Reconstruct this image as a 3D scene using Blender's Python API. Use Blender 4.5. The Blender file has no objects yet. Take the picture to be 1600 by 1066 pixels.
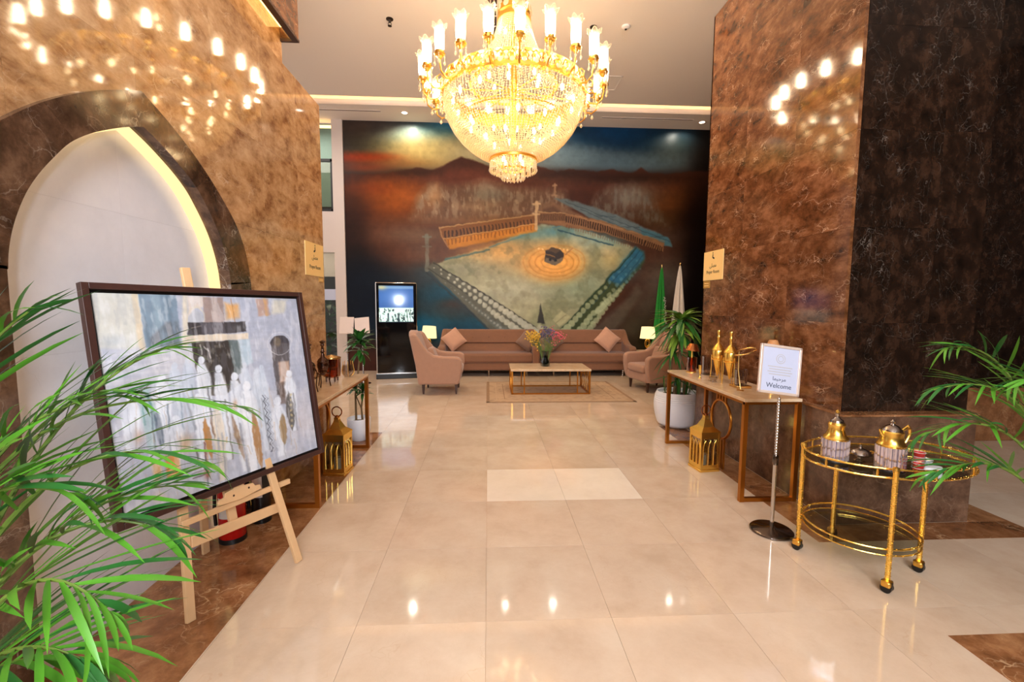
import bpy, bmesh, math, random
import numpy as np
from mathutils import Vector, Matrix
random.seed(7)
np.random.seed(7)
PI = math.pi
sc = bpy.context.scene
COL = sc.collection

# ---------------------------------------------------------------- camera
def setup_camera():
    f = 697.0
    pi_, ya, ro = [math.radians(a) for a in (4.94, 3.05, 0.34)]
    cy, sy, cp, sp = math.cos(ya), math.sin(ya), math.cos(pi_), math.sin(pi_)
    fw = Vector((sy * cp, cy * cp, -sp)); r = Vector((cy, -sy, 0)); u = r.cross(fw)
    r2 = math.cos(ro) * r + math.sin(ro) * u
    u2 = -math.sin(ro) * r + math.cos(ro) * u
    cd = bpy.data.cameras.new('camera'); cam = bpy.data.objects.new('camera', cd); COL.objects.link(cam)
    m = Matrix((r2, u2, -fw)).transposed().to_4x4(); m.translation = Vector((0, 0, 1.55))
    cam.matrix_world = m
    cd.sensor_width = 36; cd.lens = f * 36 / 1600; cd.clip_start = .05; cd.clip_end = 100
    sc.camera = cam
setup_camera()

# ---------------------------------------------------------------- world, exposure, large lights
sc.view_settings.view_transform = 'Standard'
sc.view_settings.look = 'None'
sc.view_settings.exposure = 0.46
sc.view_settings.gamma = 1.0
sc.view_settings.use_curve_mapping = False
W = bpy.data.worlds.new('world'); sc.world = W; W.use_nodes = True
W.node_tree.nodes['Background'].inputs[0].default_value = (0.95, 0.9, 0.9, 1)
W.node_tree.nodes['Background'].inputs[1].default_value = 0.80

def area(name, loc, size, power, col, rot=(0, 0, 0), sy=None):
    l = bpy.data.lights.new(name, 'AREA'); l.energy = power; l.color = col; l.size = size
    if sy: l.shape = 'RECTANGLE'; l.size_y = sy
    o = bpy.data.objects.new(name, l); o.location = loc; o.rotation_euler = rot; COL.objects.link(o); return o
def spot(name, loc, power, col, deg, rot=(0, 0, 0), blend=.4, r=.04):
    l = bpy.data.lights.new(name, 'SPOT'); l.energy = power; l.color = col; l.spot_size = math.radians(deg); l.spot_blend = blend; l.shadow_soft_size = r
    o = bpy.data.objects.new(name, l); o.location = loc; o.rotation_euler = rot; COL.objects.link(o); return o
WARM = (1.0, .80, .56)
area('lobby_fill_light', (0.3, -3.4, 4.0), 3.4, 430, (.88, .93, 1), (math.radians(84), 0, 0), sy=1.6)  # added cool fill behind the camera, facing into the room; no ceiling fixture
area('photographers_lamp', (0.0, -.45, 1.62), .22, 22, (.86, .93, 1), (math.radians(90), 0, 0), sy=.22)
for x, y, p in ((-1.4, 6.9, 110), (1.1, 6.9, 110), (3.4, 6.9, 110)):
    spot('lounge_fill_spot', (x, y, 5.44), p, (1, .80, .54), 120, (math.radians(8) if y > 3 else 0, 0, 0), .8, .08)  # added warm fill for the far floor; no fittings in the ceiling here
area('rear_room_light', (-4.6, 8.0, 5.2), 2.0, 60, (1, .93, .86), sy=2.0)

# ---------------------------------------------------------------- materials
MATS = {}
def new_mat(name):
    m = bpy.data.materials.new(name); m.use_nodes = True
    nt = m.node_tree; b = nt.nodes['Principled BSDF']; MATS[name] = m
    return m, nt, b
def srgb(c):
    return tuple((x / 255 / 12.92) if x / 255 <= .04045 else ((x / 255 + .055) / 1.055) ** 2.4 for x in c) + (1,)
def mat(name, col, rough=.5, metal=0., spec=.5, emit=None, es=1., noise=0., nscale=30., bump=0., trans=0., coat=0., sheen=0.):
    m, nt, b = new_mat(name)
    c = srgb(col)
    b.inputs['Base Color'].default_value = c; b.inputs['Roughness'].default_value = rough
    b.inputs['Metallic'].default_value = metal; b.inputs['Specular IOR Level'].default_value = spec
    b.inputs['Transmission Weight'].default_value = trans; b.inputs['Coat Weight'].default_value = coat
    b.inputs['Sheen Weight'].default_value = sheen
    if emit:
        b.inputs['Emission Color'].default_value = srgb(emit); b.inputs['Emission Strength'].default_value = es
    if noise or bump:
        tc = nt.nodes.new('ShaderNodeTexCoord'); n = nt.nodes.new('ShaderNodeTexNoise'); n.inputs['Scale'].default_value = nscale
        n.inputs['Detail'].default_value = 4
        nt.links.new(tc.outputs['Object'], n.inputs['Vector'])
        if noise:
            mx = nt.nodes.new('ShaderNodeMix'); mx.data_type = 'RGBA'
            mx.inputs[6].default_value = tuple(x * (1 - noise) for x in c[:3]) + (1,)
            mx.inputs[7].default_value = tuple(min(1, x * (1 + noise)) for x in c[:3]) + (1,)
            nt.links.new(n.outputs['Fac'], mx.inputs[0]); nt.links.new(mx.outputs[2], b.inputs['Base Color'])
        if bump:
            bp = nt.nodes.new('ShaderNodeBump'); bp.inputs['Strength'].default_value = bump; bp.inputs['Distance'].default_value = .01
            nt.links.new(n.outputs['Fac'], bp.inputs['Height']); nt.links.new(bp.outputs['Normal'], b.inputs['Normal'])
    return m
def emis(name, col, s):
    m = bpy.data.materials.new(name); m.use_nodes = True; nt = m.node_tree; nt.nodes.clear()
    e = nt.nodes.new('ShaderNodeEmission'); e.inputs[0].default_value = srgb(col); e.inputs[1].default_value = s
    o = nt.nodes.new('ShaderNodeOutputMaterial'); nt.links.new(e.outputs[0], o.inputs[0]); MATS[name] = m; return m
def clear_glass(name, tint=(255, 255, 255), refl=.35, alpha=None):
    m = bpy.data.materials.new(name); m.use_nodes = True; nt = m.node_tree; nt.nodes.clear(); N = nt.nodes.new
    t = N('ShaderNodeBsdfTransparent'); t.inputs[0].default_value = srgb(tint)
    g = N('ShaderNodeBsdfGlossy'); g.inputs['Roughness'].default_value = .03
    lw = N('ShaderNodeLayerWeight'); lw.inputs[0].default_value = refl
    mx = N('ShaderNodeMixShader'); o = N('ShaderNodeOutputMaterial')
    nt.links.new(lw.outputs['Facing'], mx.inputs[0]); nt.links.new(t.outputs[0], mx.inputs[1]); nt.links.new(g.outputs[0], mx.inputs[2])
    nt.links.new(mx.outputs[0], o.inputs[0]); MATS[name] = m; return m

def marble(name, dark, mid, light, vein, scale=1.0, rough=.07, veinw=.02, patch=.5, var=.25, spec=.5, stretch=(1, 1, 1), vein_amt=.8):
    """polished stone: mottled patches plus thin pale veins, all in world space, shifted per slab"""
    m, nt, b = new_mat(name); N = nt.nodes.new; L = nt.links.new
    geo = N('ShaderNodeNewGeometry'); oi = N('ShaderNodeObjectInfo')
    sh = N('ShaderNodeVectorMath'); sh.operation = 'SCALE'; sh.inputs[0].default_value = (13.7, 7.3, 21.1); L(oi.outputs['Random'], sh.inputs['Scale'])
    ad = N('ShaderNodeVectorMath'); ad.operation = 'ADD'; L(geo.outputs['Position'], ad.inputs[0]); L(sh.outputs[0], ad.inputs[1])
    mp = N('ShaderNodeMapping'); mp.inputs['Scale'].default_value = tuple(scale * s for s in stretch); L(ad.outputs[0], mp.inputs['Vector'])
    n1 = N('ShaderNodeTexNoise'); n1.inputs['Scale'].default_value = 3.2; n1.inputs['Detail'].default_value = 8; n1.inputs['Roughness'].default_value = .68; n1.inputs['Distortion'].default_value = .15
    L(mp.outputs[0], n1.inputs['Vector'])
    cr = N('ShaderNodeValToRGB'); L(n1.outputs['Fac'], cr.inputs[0])
    e = cr.color_ramp.elements; e[0].position = .32; e[0].color = srgb(dark); e[1].position = .70; e[1].color = srgb(light)
    k = e.new(patch); k.color = srgb(mid)
    n2 = N('ShaderNodeTexNoise'); n2.inputs['Scale'].default_value = 2.0; n2.inputs['Detail'].default_value = 5; L(mp.outputs[0], n2.inputs['Vector'])
    vs = N('ShaderNodeVectorMath'); vs.operation = 'SCALE'; vs.inputs['Scale'].default_value = .9; L(n2.outputs['Color'], vs.inputs[0])
    va = N('ShaderNodeVectorMath'); va.operation = 'ADD'; L(mp.outputs[0], va.inputs[0]); L(vs.outputs[0], va.inputs[1])
    facs = []
    for sc_, w in ((2.3, veinw), (6.5, veinw * 1.6)):
        vo = N('ShaderNodeTexVoronoi'); vo.feature = 'DISTANCE_TO_EDGE'; vo.inputs['Scale'].default_value = sc_; L(va.outputs[0], vo.inputs['Vector'])
        mr = N('ShaderNodeMapRange'); mr.inputs['From Min'].default_value = 0; mr.inputs['From Max'].default_value = w
        mr.inputs['To Min'].default_value = 1; mr.inputs['To Max'].default_value = 0; L(vo.outputs['Distance'], mr.inputs['Value']); facs.append(mr)
    n3 = N('ShaderNodeTexNoise'); n3.inputs['Scale'].default_value = 2.6; n3.inputs['Detail'].default_value = 3; L(mp.outputs[0], n3.inputs['Vector'])
    th = N('ShaderNodeMapRange'); th.inputs['From Min'].default_value = .45; th.inputs['From Max'].default_value = .68; L(n3.outputs['Fac'], th.inputs['Value'])
    mxv = N('ShaderNodeMath'); mxv.operation = 'MAXIMUM'; L(facs[0].outputs[0], mxv.inputs[0])
    h = N('ShaderNodeMath'); h.operation = 'MULTIPLY'; h.inputs[1].default_value = .45; L(facs[1].outputs[0], h.inputs[0]); L(h.outputs[0], mxv.inputs[1])
    ml = N('ShaderNodeMath'); ml.operation = 'MULTIPLY'; L(mxv.outputs[0], ml.inputs[0]); L(th.outputs[0], ml.inputs[1])
    ml2 = N('ShaderNodeMath'); ml2.operation = 'MULTIPLY'; L(ml.outputs[0], ml2.inputs[0]); ml2.inputs[1].default_value = vein_amt
    mx = N('ShaderNodeMix'); mx.data_type = 'RGBA'; L(ml2.outputs[0], mx.inputs[0]); L(cr.outputs[0], mx.inputs[6]); mx.inputs[7].default_value = srgb(vein)
    hv = N('ShaderNodeHueSaturation'); L(mx.outputs[2], hv.inputs['Color'])
    vr = N('ShaderNodeMapRange'); vr.inputs['To Min'].default_value = 1 - var / 2; vr.inputs['To Max'].default_value = 1 + var / 2
    L(oi.outputs['Random'], vr.inputs['Value']); L(vr.outputs[0], hv.inputs['Value'])
    L(hv.outputs[0], b.inputs['Base Color']); b.inputs['Roughness'].default_value = rough; b.inputs['Specular IOR Level'].default_value = spec
    return m

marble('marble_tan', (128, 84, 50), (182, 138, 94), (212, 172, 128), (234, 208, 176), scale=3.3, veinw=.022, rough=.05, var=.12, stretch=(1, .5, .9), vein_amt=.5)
marble('marble_brown', (56, 30, 14), (108, 66, 38), (150, 102, 68), (206, 168, 136), scale=3.2, veinw=.020, rough=.08, var=.2, stretch=(.9, .5, .9), vein_amt=.8)
marble('marble_dark_shaded', (14, 9, 6), (32, 20, 13), (58, 38, 26), (176, 160, 146), scale=3.0, veinw=.010, rough=.07, var=.25, stretch=(1.1, 1.1, .8), vein_amt=.3, spec=.32)  # the brown stone again, darkened: shade of the block's front put into the colour
marble('marble_plinth', (66, 44, 32), (98, 70, 52), (132, 100, 78), (176, 146, 122), scale=2.0, veinw=.02, rough=.16, var=.1, vein_amt=.35)
marble('marble_border', (92, 56, 32), (134, 88, 54), (172, 124, 84), (226, 190, 146), scale=1.5, veinw=.02, rough=.07, var=.2, vein_amt=.55)
marble('marble_cream', (194, 168, 142), (204, 179, 154), (212, 190, 166), (186, 152, 120), scale=.8, veinw=.006, rough=.07, var=.07, vein_amt=.35, spec=.55)
marble('marble_pale', (222, 204, 182), (228, 211, 190), (234, 218, 198), (212, 186, 158), scale=.8, veinw=.006, rough=.07, var=.03, vein_amt=.3)
marble('marble_white', (224, 222, 228), (232, 230, 236), (240, 238, 242), (212, 208, 210), scale=.6, veinw=.008, rough=.18, var=.04, vein_amt=.3)
marble('table_marble', (196, 164, 128), (212, 182, 146), (222, 196, 164), (180, 146, 112), scale=2.0, veinw=.01, rough=.15, var=.05, vein_amt=.5)
mat('plaster', (236, 224, 214), .85, bump=.05, nscale=60)
mat('white_wall', (205, 190, 182), .8, bump=.04, nscale=60)
mat('grout', (176, 140, 104), .6, noise=.1)
mat('core_stone', (84, 60, 46), .8, noise=.1)
mat('gold', (248, 194, 92), .30, 1.0, noise=.08, nscale=8)
mat('bright_gold', (255, 208, 104), .26, 1.0, noise=.06, nscale=14)
mat('table_gold', (186, 122, 48), .30, 1.0, noise=.08, nscale=10)
mat('pale_gold', (222, 178, 108), .25, 1.0, noise=.06, nscale=10)
mat('copper', (176, 112, 66), .25, 1.0, noise=.08, nscale=10)
mat('chrome', (205, 200, 196), .12, 1.0, noise=.05, nscale=10)
mat('silver', (170, 160, 152), .16, 1.0, noise=.12, nscale=16)
mat('dark_silver', (92, 70, 60), .2, 1.0, noise=.25, nscale=18)
mat('dark_chrome', (104, 94, 88), .14, 1.0, noise=.1, nscale=8)
mat('black_plastic', (16, 15, 15), .35, noise=.15)
mat('black_gloss', (8, 8, 10), .06, noise=.1)
mat('frame_wood', (62, 36, 30), .4, noise=.25, nscale=12)
mat('pine', (222, 180, 132), .55, noise=.10, nscale=9)
mat('dark_wood', (62, 34, 22), .45, noise=.2, nscale=12)
mat('velvet', (128, 84, 58), .85, sheen=.15, noise=.10, nscale=14)
mat('velvet_light', (168, 124, 98), .85, sheen=.25, noise=.08, nscale=14)
mat('cushion_pink', (190, 140, 112), .9, sheen=.4, noise=.08, nscale=20)
mat('cushion_brown', (122, 88, 68), .9, sheen=.4, noise=.08, nscale=20)
mat('pot_white', (226, 226, 230), .45, noise=.03)
mat('soil', (40, 28, 22), .95, noise=.4, nscale=80, bump=.6)
mat('leaf_dark', (40, 92, 30), .38, noise=.3, nscale=6)
mat('leaf_palm', (80, 142, 38), .38, noise=.35, nscale=3)
mat('leaf_palm_deep', (40, 100, 40), .38, noise=.35, nscale=3)
mat('leaf_stripe', (112, 142, 44), .4, noise=.45, nscale=9)
mat('bark', (112, 88, 56), .8, noise=.3, nscale=30, bump=.4)
mat('stem_green', (96, 120, 44), .5, noise=.2, nscale=12)
mat('red_paint', (196, 24, 18), .25, noise=.08)
mat('label_paper', (228, 222, 214), .6, noise=.04)
mat('flag_green', (22, 128, 40), .8, noise=.15)
mat('flag_white', (232, 222, 214), .8, noise=.05)
mat('shade_off', (186, 128, 76), .6, noise=.08)
mat('sign_gold', (248, 208, 136), .35, 0., noise=.03)
mat('sign_gold_dark', (196, 146, 66), .35, .3, noise=.06)
mat('ink', (40, 34, 28), .6, noise=.1)
mat('sign_ink', (62, 66, 84), .6, noise=.1)
mat('faint_ink', (176, 170, 166), .6, noise=.04)
mat('paper_white', (186, 190, 210), .35, noise=.02)
mat('frame_silver', (232, 208, 190), .28, .35, noise=.04)
mat('white_board', (226, 206, 196), .6, noise=.03)
mat('yellow_petals', (214, 170, 60), .7, noise=.25)
mat('violet_petals', (92, 84, 116), .7, noise=.25)
mat('pink_petals', (206, 96, 108), .7, noise=.25)
mat('red_cup', (190, 46, 38), .4, noise=.1)
mat('pink_cup', (222, 130, 120), .4, noise=.1)
mat('white_cup', (216, 222, 226), .35, noise=.04)
mat('black_frame', (24, 20, 18), .4, noise=.1)
mat('glass_green_wall', (150, 178, 160), .5, noise=.06)
mat('glass_block', (206, 200, 214), .10, .85, noise=.35, nscale=30)
mat('sprinkler', (60, 48, 42), .4, .6, noise=.1)
mat('grille_dark', (62, 50, 44), .5, noise=.1)
emis('bulb', (255, 230, 192), 98.0)
emis('bulb_inner', (255, 220, 162), 32.0)
emis('led_warm', (255, 216, 150), 1.15)
emis('led_cove', (255, 204, 120), 3.4)
emis('downlight_on', (255, 236, 214), 9.0)
emis('lamp_glow', (255, 226, 160), 1.15)
emis('lamp_bulb', (255, 210, 140), 12.0)
clear_glass('glass_shade', (255, 250, 240), .28)
clear_glass('glass_table', (226, 230, 222), .12)
clear_glass('glass_tumbler', (236, 230, 226), .45)
clear_glass('glass_teal', (120, 150, 146), .35)
clear_glass('glass_pane', (220, 220, 212), .25)
clear_glass('glass_amber', (230, 170, 90), .4)

def crystal_mat():
    m = bpy.data.materials.new('crystal'); m.use_nodes = True; nt = m.node_tree; nt.nodes.clear(); N = nt.nodes.new; L = nt.links.new
    d = N('ShaderNodeBsdfTranslucent'); d.inputs[0].default_value = (1, .90, .70, 1)
    f = N('ShaderNodeBsdfDiffuse'); f.inputs[0].default_value = (1, .90, .68, 1)
    g = N('ShaderNodeBsdfGlossy'); g.inputs['Roughness'].default_value = .08; g.inputs[0].default_value = (1, .92, .76, 1)
    t = N('ShaderNodeBsdfTransparent')
    a = N('ShaderNodeMixShader'); a.inputs[0].default_value = .5; L(d.outputs[0], a.inputs[1]); L(f.outputs[0], a.inputs[2])
    b = N('ShaderNodeMixShader'); b.inputs[0].default_value = .22; L(a.outputs[0], b.inputs[1]); L(g.outputs[0], b.inputs[2])
    c = N('ShaderNodeMixShader'); c.inputs[0].default_value = .2; L(b.outputs[0], c.inputs[1]); L(t.outputs[0], c.inputs[2])
    o = N('ShaderNodeOutputMaterial'); L(c.outputs[0], o.inputs[0]); MATS['crystal'] = m
crystal_mat()

def painted(name, rough=.35, emit=0., spec=.5):
    """reads the colours stored on the mesh as its paint"""
    m, nt, b = new_mat(name)
    a = nt.nodes.new('ShaderNodeVertexColor'); a.layer_name = 'paint'
    nt.links.new(a.outputs['Color'], b.inputs['Base Color']); b.inputs['Roughness'].default_value = rough; b.inputs['Specular IOR Level'].default_value = spec
    if emit:
        nt.links.new(a.outputs['Color'], b.inputs['Emission Color']); b.inputs['Emission Strength'].default_value = emit
    else:
        n = nt.nodes.new('ShaderNodeTexNoise'); n.inputs['Scale'].default_value = 14; n.inputs['Detail'].default_value = 6
        tc = nt.nodes.new('ShaderNodeTexCoord'); nt.links.new(tc.outputs['Object'], n.inputs['Vector'])
        bp = nt.nodes.new('ShaderNodeBump'); bp.inputs['Strength'].default_value = .12; bp.inputs['Distance'].default_value = .02
        nt.links.new(n.outputs['Fac'], bp.inputs['Height']); nt.links.new(bp.outputs['Normal'], b.inputs['Normal'])
    return m
painted('mural_paint', .38, spec=.18)
painted('canvas_paint', .4)
painted('screen_picture', .08, emit=.9)
def rug_mat():
    m, nt, b = new_mat('rug_weave'); N = nt.nodes.new; L = nt.links.new
    tc = N('ShaderNodeTexCoord')
    v = N('ShaderNodeTexVoronoi'); v.inputs['Scale'].default_value = 9; L(tc.outputs['Object'], v.inputs['Vector'])
    n = N('ShaderNodeTexNoise'); n.inputs['Scale'].default_value = 26; n.inputs['Detail'].default_value = 5; L(tc.outputs['Object'], n.inputs['Vector'])
    ma = N('ShaderNodeMath'); ma.operation = 'ADD'; L(v.outputs['Distance'], ma.inputs[0]); L(n.outputs['Fac'], ma.inputs[1])
    cr = N('ShaderNodeValToRGB'); L(ma.outputs[0], cr.inputs[0])
    e = cr.color_ramp.elements; e[0].position = .6; e[0].color = srgb((158, 126, 98)); e[1].position = 1.0; e[1].color = srgb((180, 148, 116))
    L(cr.outputs[0], b.inputs['Base Color']); b.inputs['Roughness'].default_value = .95
rug_mat()
mat('rug_edge', (148, 114, 84), .95, noise=.15)
mat('rug_line', (184, 152, 120), .95, noise=.15)

# ---------------------------------------------------------------- mesh builder
class MB:
    def __init__(s): s.v = []; s.f = []
    def add(s, vs, fs):
        k = len(s.v); s.v += [tuple(v) for v in vs]; s.f += [tuple(i + k for i in f) for f in fs]; return s
    def box(s, c, d, rot=None):
        x, y, z = d[0] / 2, d[1] / 2, d[2] / 2
        vs = [Vector((i * x, j * y, k * z)) for k in (-1, 1) for j in (-1, 1) for i in (-1, 1)]
        if rot is not None:
            R = rot if isinstance(rot, Matrix) else Matrix.Rotation(rot, 3, 'Z'); vs = [R @ v for v in vs]
        c = Vector(c)
        return s.add([v + c for v in vs], [(0, 2, 3, 1), (4, 5, 7, 6), (0, 1, 5, 4), (2, 6, 7, 3), (0, 4, 6, 2), (1, 3, 7, 5)])
    def b2(s, a, b):
        return s.box([(a[i] + b[i]) / 2 for i in range(3)], [abs(b[i] - a[i]) for i in range(3)])
    def tube(s, pts, r, n=8, cap=True):
        pts = [Vector(p) for p in pts]; m = len(pts)
        rs = r if isinstance(r, (list, tuple)) else [r] * m
        closed = (pts[0] - pts[-1]).length < 1e-6 and m > 3
        if closed: pts = pts[:-1]; rs = rs[:-1]; m -= 1
        prev = None; rings = []
        for i, p in enumerate(pts):
            if closed: t = pts[(i + 1) % m] - pts[i - 1]
            else: t = pts[min(i + 1, m - 1)] - pts[max(i - 1, 0)]
            t.normalize()
            if prev is None: nx = t.orthogonal().normalized()
            else:
                nx = prev - t * prev.dot(t); nx.normalize()
            prev = nx; ny = t.cross(nx)
            rings.append([p + (nx * math.cos(2 * PI * k / n) + ny * math.sin(2 * PI * k / n)) * rs[i] for k in range(n)])
        vs = [v for R in rings for v in R]; fs = []
        for i in range(m if closed else m - 1):
            j = (i + 1) % m
            for k in range(n): fs.append((i * n + k, i * n + (k + 1) % n, j * n + (k + 1) % n, j * n + k))
        if cap and not closed: fs += [tuple(range(n))[::-1], tuple((m - 1) * n + k for k in range(n))]
        return s.add(vs, fs)
    def lathe(s, prof, n=24, c=(0, 0, 0), M=None):
        c = Vector(c); vs = []; fs = []; m = len(prof)
        for r, z in prof:
            for k in range(n):
                p = Vector((max(r, 1e-4) * math.cos(2 * PI * k / n), max(r, 1e-4) * math.sin(2 * PI * k / n), z))
                if M is not None: p = M @ p
                vs.append(p + c)
        for i in range(m - 1):
            for k in range(n): fs.append((i * n + k, i * n + (k + 1) % n, (i + 1) * n + (k + 1) % n, (i + 1) * n + k))
        loop = prof[0] == prof[-1]
        if prof[0][0] > 1e-3 and not loop: fs.append(tuple(range(n))[::-1])
        if prof[-1][0] > 1e-3 and not loop: fs.append(tuple((m - 1) * n + k for k in range(n)))
        return s.add(vs, fs)
    def lathe_open(s, prof, n=24, c=(0, 0, 0)):
        k = len(s.f); s.lathe(prof, n, c); s.f = [f for f in s.f if len(f) == 4 or n == 4]; return s
    def prism(s, poly, fn):
        """poly: 2-D outline; fn(a,b,t) -> 3-D point, t in 0..1 across the thickness"""
        n = len(poly); vs = [fn(a, b, 0) for a, b in poly] + [fn(a, b, 1) for a, b in poly]
        return s.add(vs, [tuple(range(n))[::-1], tuple(range(n, 2 * n))] + [(i, (i + 1) % n, n + (i + 1) % n, n + i) for i in range(n)])
    def bar(s, p, q, w, d=None, up=(0, 0, 1)):
        p, q = Vector(p), Vector(q); d = d or w; t = (q - p).normalized(); u = Vector(up)
        if abs(t.dot(u)) > .97: u = Vector((1, 0, 0))
        a = t.cross(u).normalized(); b = a.cross(t)
        vs = [x + a * i * w / 2 + b * j * d / 2 for x in (p, q) for i, j in ((-1, -1), (1, -1), (1, 1), (-1, 1))]
        return s.add(vs, [(0, 1, 2, 3), (7, 6, 5, 4), (0, 4, 5, 1), (1, 5, 6, 2), (2, 6, 7, 3), (3, 7, 4, 0)])
    def mesh(s, name, m):
        me = bpy.data.meshes.new(name); me.from_pydata(s.v, [], s.f)
        if m: me.materials.append(MATS[m] if isinstance(m, str) else m)
        bm = bmesh.new(); bm.from_mesh(me); bmesh.ops.recalc_face_normals(bm, faces=bm.faces); bm.to_mesh(me); bm.free()
        return me
    def obj(s, name, m, parent=None, smooth=True, bevel=0, seg=2, angle=40):
        me = s.mesh(name, m)
        if smooth:
            me.polygons.foreach_set('use_smooth', [True] * len(me.polygons)); me.set_sharp_from_angle(angle=math.radians(angle))
        return link(name, me, parent, bevel, seg)
def link(name, me, parent=None, bevel=0, seg=2):
    o = bpy.data.objects.new(name, me); COL.objects.link(o)
    if parent: o.parent = parent
    if bevel:
        b = o.modifiers.new('bevel', 'BEVEL'); b.width = bevel; b.segments = seg; b.limit_method = 'ANGLE'; b.angle_limit = math.radians(35)
        b.harden_normals = False
    return o
def tag(o, label=None, cat=None, group=None, kind=None):
    if label: o['label'] = label
    if cat: o['category'] = cat
    if group: o['group'] = group
    if kind: o['kind'] = kind
    return o
def thing(name, label, cat, loc=(0, 0, 0), rotz=0, group=None):
    o = bpy.data.objects.new(name, None); COL.objects.link(o); o.location = loc; o.rotation_euler = (0, 0, rotz)
    o.empty_display_size = .1
    return tag(o, label, cat, group)
def struct(name, label=None, loc=(0, 0, 0)):
    o = bpy.data.objects.new(name, None); COL.objects.link(o); o.location = loc
    return tag(o, label, None, None, 'structure')
def copy_tree(o, parent=None, **kw):
    c = o.copy(); COL.objects.link(c); c.parent = parent
    for ch in o.children: copy_tree(ch, c)
    return c
def copy_obj(o, parent, mtx=None):
    c = o.copy(); COL.objects.link(c); c.parent = parent
    if mtx is not None: c.matrix_local = mtx
    return c
def circle(c, r, n=24, z=0, ry=None, a0=0, a1=2 * PI):
    ry = ry or r
    return [(c[0] + r * math.cos(a0 + (a1 - a0) * k / n), c[1] + ry * math.sin(a0 + (a1 - a0) * k / n), z) for k in range(n + 1)]
marble('marble_arch', (44, 28, 18), (78, 54, 38), (116, 86, 64), (196, 176, 156), scale=2.2, veinw=.018, rough=.08, var=.1, vein_amt=.5)
emis('led_cove2', (255, 214, 150), 16)
mat('shade_grey', (128, 108, 98), .7, noise=.05)

def chimney_mat():
    m = bpy.data.materials.new('lamp_chimney'); m.use_nodes = True; nt = m.node_tree; nt.nodes.clear(); N = nt.nodes.new; L = nt.links.new
    t = N('ShaderNodeBsdfTransparent'); d = N('ShaderNodeBsdfTranslucent'); d.inputs[0].default_value = (1, .95, .86, 1)
    g = N('ShaderNodeBsdfGlossy'); g.inputs['Roughness'].default_value = .05
    a = N('ShaderNodeMixShader'); a.inputs[0].default_value = .28; L(t.outputs[0], a.inputs[1]); L(d.outputs[0], a.inputs[2])
    lw = N('ShaderNodeLayerWeight'); lw.inputs[0].default_value = .25
    b = N('ShaderNodeMixShader'); L(lw.outputs['Facing'], b.inputs[0]); L(a.outputs[0], b.inputs[1]); L(g.outputs[0], b.inputs[2])
    o = N('ShaderNodeOutputMaterial'); L(b.outputs[0], o.inputs[0]); MATS['lamp_chimney'] = m
chimney_mat()
# ================================================================ SETTING
CEIL = 5.5
YB = 10.1            # mural wall
XL = -1.72           # face of the left wall
XR = 2.48            # inner face of the right block
# ---- floor: slab, cream tiles, brown border slabs
floor = struct('floor', 'polished cream stone floor with brown marble borders along the walls')
MB().b2((-8, -5, -.12), (9, YB + .1, -.006)).obj('slab', 'grout', floor, smooth=False)
TW, TD = .62, .66
tile_me = MB().b2((.0007, .0007, -.006), (TW - .0007, TD - .0007, 0)).mesh('floor_tile', 'marble_cream')
tile_pale = MB().b2((.0007, .0007, -.006), (TW - .0007, TD - .0007, 0)).mesh('floor_tile', 'marble_pale')
far = MB()
for i in range(-11, 15):
    for j in range(-10, 15):
        x = -.01 + i * TW; y = 4.03 - TD * 3 + j * TD    # rows start at 2.05
        if x + TW < -8 or y > YB - .05: continue
        seen = (y > .6) and abs(x + TW / 2 - .053 * y) < 1.2 * y + .5 and y < 10
        if x + TW < XL - .1 and y + TD < 5.1: seen = False
        if x > XR + .0 and y > 3.05 and y + TD < 5.2 and x < 5.2: seen = False
        if x + TW < -4.3 or x > 6.2: seen = False
        if seen:
            pale = j == 2 and i in (0, 1)
            t = link('tile', tile_pale if pale else tile_me, floor); t.location = (x, y, 0)
        else:
            far.b2((x + .0007, y + .0007, -.006), (x + TW - .0007, y + TD - .0007, 0))
tag(far.obj('outer_tiles', 'marble_cream', floor, smooth=False), kind='stuff')
def border(x0, x1, y0, y1, along='y', L=.9):
    a0, a1 = (y0, y1) if along == 'y' else (x0, x1)
    n = max(1, round((a1 - a0) / L)); s = (a1 - a0) / n
    for k in range(n):
        p, q = a0 + k * s + .001, a0 + (k + 1) * s - .001
        if along == 'y': b = MB().b2((x0, p, -.004), (x1, q, .0015))
        else: b = MB().b2((p, y0, -.004), (q, y1, .0015))
        b.obj('border_slab', 'marble_border', floor, smooth=False)
border(-1.86, -1.257, -1.0, 5.27)
border(-3.9, -1.862, 4.83, 5.27, 'x')
border(2.16, 2.446, 2.68, 5.42)
border(2.448, 3.75, 2.68, 2.898, 'x')
border(3.44, 3.75, 2.90, 5.42)
border(2.16, 4.4, -1.0, 1.86, 'y', 1.0)

# ---- marble wall helper
def slab_x(parent, x0, x1, ys, zs, m, skip=None, g=.0005, name='marble_panel'):
    for j in range(len(zs) - 1):
        for i in range(len(ys) - 1):
            if skip and skip(ys[i], ys[i + 1], zs[j], zs[j + 1]): continue
            MB().b2((x0, ys[i] + g, zs[j] + g), (x1, ys[i + 1] - g, zs[j + 1] - g)).obj(name, m, parent, smooth=False)
def slab_y(parent, y0, y1, xs, zs, m, g=.0005, name='marble_panel'):
    for j in range(len(zs) - 1):
        for i in range(len(xs) - 1):
            MB().b2((xs[i] + g, y0, zs[j] + g), (xs[i + 1] - g, y1, zs[j + 1] - g)).obj(name, m, parent, smooth=False)

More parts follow.
